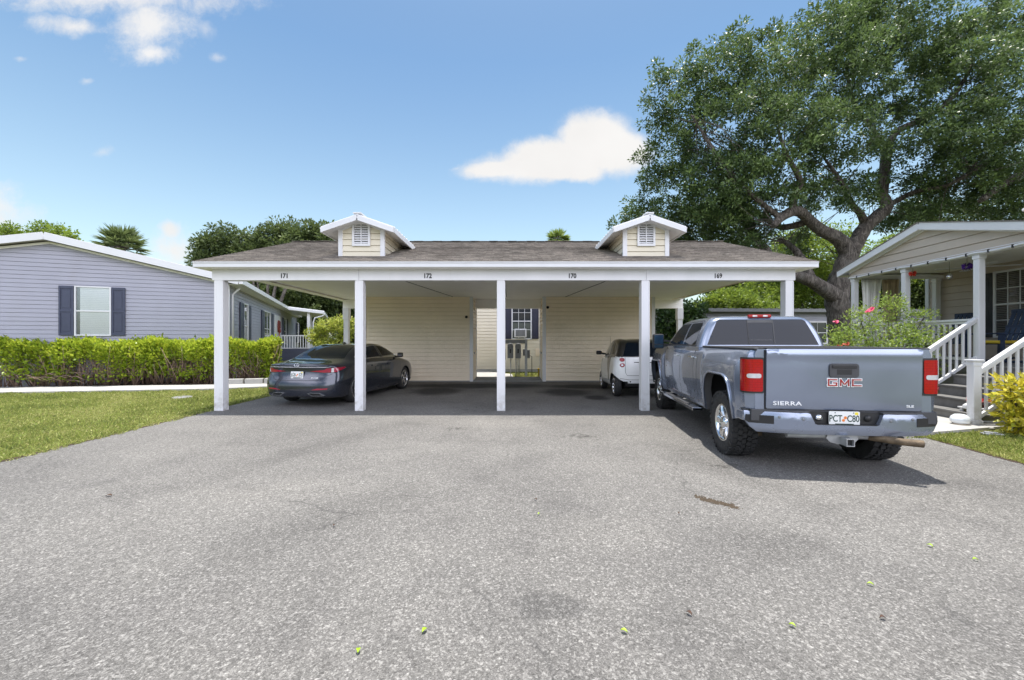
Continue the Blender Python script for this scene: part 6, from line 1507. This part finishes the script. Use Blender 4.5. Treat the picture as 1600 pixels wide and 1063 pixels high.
# ---------------------------------------------------------------- small white two-seater
SRED = simple('small_red_lens', (.32, .004, .008), .15, coat=.4)
SM = thing('compact_car', (3.45, 11.25, 0), 'tiny white two seater car with black roof parked beside the pickup truck', 'car', R(-1.5))
B_ = .36
tabs = [
 (0.0, .30, .50, .34, .60, .60, .66, .95, .63, 1.04, .60, 1.06, .45, 1.065), (.05, .27, .54, .32, .68, .60, .73, .95, .69, 1.05, .645, 1.13, .50, 1.15), (.14, .24, .56, .30, .72, .60, .77, .96, .73, 1.06, .68, 1.27, .53, 1.30), (.26, .22, .58, .28, .74, .60, .785, .97, .755, 1.07, .70, 1.39, .55, 1.43), (.45, .22, .6, .28, .745, .60, .785, .98, .765, 1.08, .715, 1.46, .56, 1.505), (.8, .22, .6, .28, .745, .6, .775, .98, .765, 1.07, .72, 1.49, .565, 1.535),
 (1.2, .22, .6, .28, .745, .6, .77, .97, .765, 1.06, .72, 1.48, .56, 1.53), (1.55, .22, .6, .28, .745, .6, .77, .96, .76, 1.04, .715, 1.40, .56, 1.46), (1.9, .22, .6, .28, .74, .58, .77, .92, .75, 1.0, .70, 1.20, .57, 1.25), (2.15, .22, .6, .28, .73, .56, .76, .86, .73, .93, .68, 1.02, .57, 1.05), (2.4, .24, .56, .30, .70, .52, .73, .76, .69, .82, .62, .86, .5, .875), (2.6, .28, .48, .33, .62, .48, .64, .64, .60, .70, .50, .72, .4, .73), (2.68, .32, .4, .36, .52, .46, .54, .56, .5, .60, .42, .61, .3, .615)]
def smd(x, y, z):
    w = max(0, 1 - y / .5) ** 2 if y < .5 else 0
    return (x, y - B_ + .12 * (abs(x) / .75) ** 3 * w + float(np.interp(z, [.2, .45, .8, 1.05, 1.5], [.05, 0, .02, .06, .1])) * w - (.25 * (abs(x) / .75) ** 3 * ((y - 2) / .7) ** 2 if y > 2 else 0), z)
me = carve(loft(tabs, 70, smd), [(0, .29), (1.85, .29)], .335, .50, .6)
for p in me.polygons:
    c = p.center
    if p.material_index == 0 and c.z > 1.055: p.material_index = 2
    elif p.material_index == 0 and c.z < .36 + (.02 if c.y < 0 else -.06): p.material_index = 1
m_o = finish('body', me, [CARW, M['dark'], BLACKC], SM); mbv = bvh_of(me); q = bp_(SM, mbv)
for x, y in ((-.665, 0), (.665, 0), (-.65, 1.85), (.65, 1.85)): wheel(SM, x, y, .285, .17, .195, -1 if x < 0 else 1, 6, M['alloy'])
q('rear_window', [(-.54, 1.075), (.54, 1.075), (.53, 1.12), (.44, 1.40), (.40, 1.43), (-.40, 1.43), (-.44, 1.40), (-.53, 1.12)], 'y', -1, CGL, .004)
PG = glass_mat('pale_car_glass', (.12, .14, .13), .03)
for s in (-1, 1):
    q('side_window', [(.60, 1.10), (1.52, 1.07), (1.66, 1.08), (1.30, 1.36), (1.10, 1.44), (.72, 1.46)], 'x', s, PG, .004)
    q('quarter_window', [(.16, 1.12), (.46, 1.10), (.54, 1.44), (.34, 1.40)], 'x', s, CGL, .004)
    q('safety_cell_band', [(.22, 1.06), (.72, 1.06), (.68, .80), (.62, .55), (.58, .40), (.46, .40), (.44, .60), (.34, .85)], 'x', s, BLACKC, .004)
    q('door_seam', stroke([(.52, .40), (1.45, .36), (1.56, .6), (1.58, 1.0)], .008), 'x', s, M['dark'], .001)
    for z in (.985, .845):
        l = q('tail_lamp', ellipse(s * .575, z, .062, .052, 18), 'y', -1, SRED, .016, .03)
        if z < .9: q('clear_lens', ellipse(s * .575, z, .028, .022, 14), 'y', -1, LENSC, .022, .01, .05, l)
    mr = MB().box(*sorted((s * .76, s * .93)), 1.52, 1.64, 1.06, 1.18); mo = mr.build('wing_mirror', M['dark'], SM, bevel=.04); MB().bar((s * .66, 1.6, 1.08), (s * .80, 1.58, 1.10), .08, .05).build('mirror_arm', M['dark'], mo)
q('hatch_seam', stroke([(-.50, 1.05), (-.50, .66), (-.46, .58), (.46, .58), (.50, .66), (.50, 1.05)], .010), 'y', -1, M['dkgrey'], .001)
q('hatch_recess', stroke([(-.28, .92), (.28, .92)], .02), 'y', -1, M['dkgrey'], .002)
q('bumper_seam', stroke([(-.64, .50), (-.40, .47), (.40, .47), (.64, .50)], .008), 'y', -1, M['dkgrey'], .001)
q('exhaust_opening', ellipse(-.38, .42, .018, .018, 12), 'y', -1, M['dark'], .004)
MB().tube([(-.50, 1.60, 1.20), (-.52, 1.45, 1.62)], .004, 5).build('antenna', M['dark'], SM)
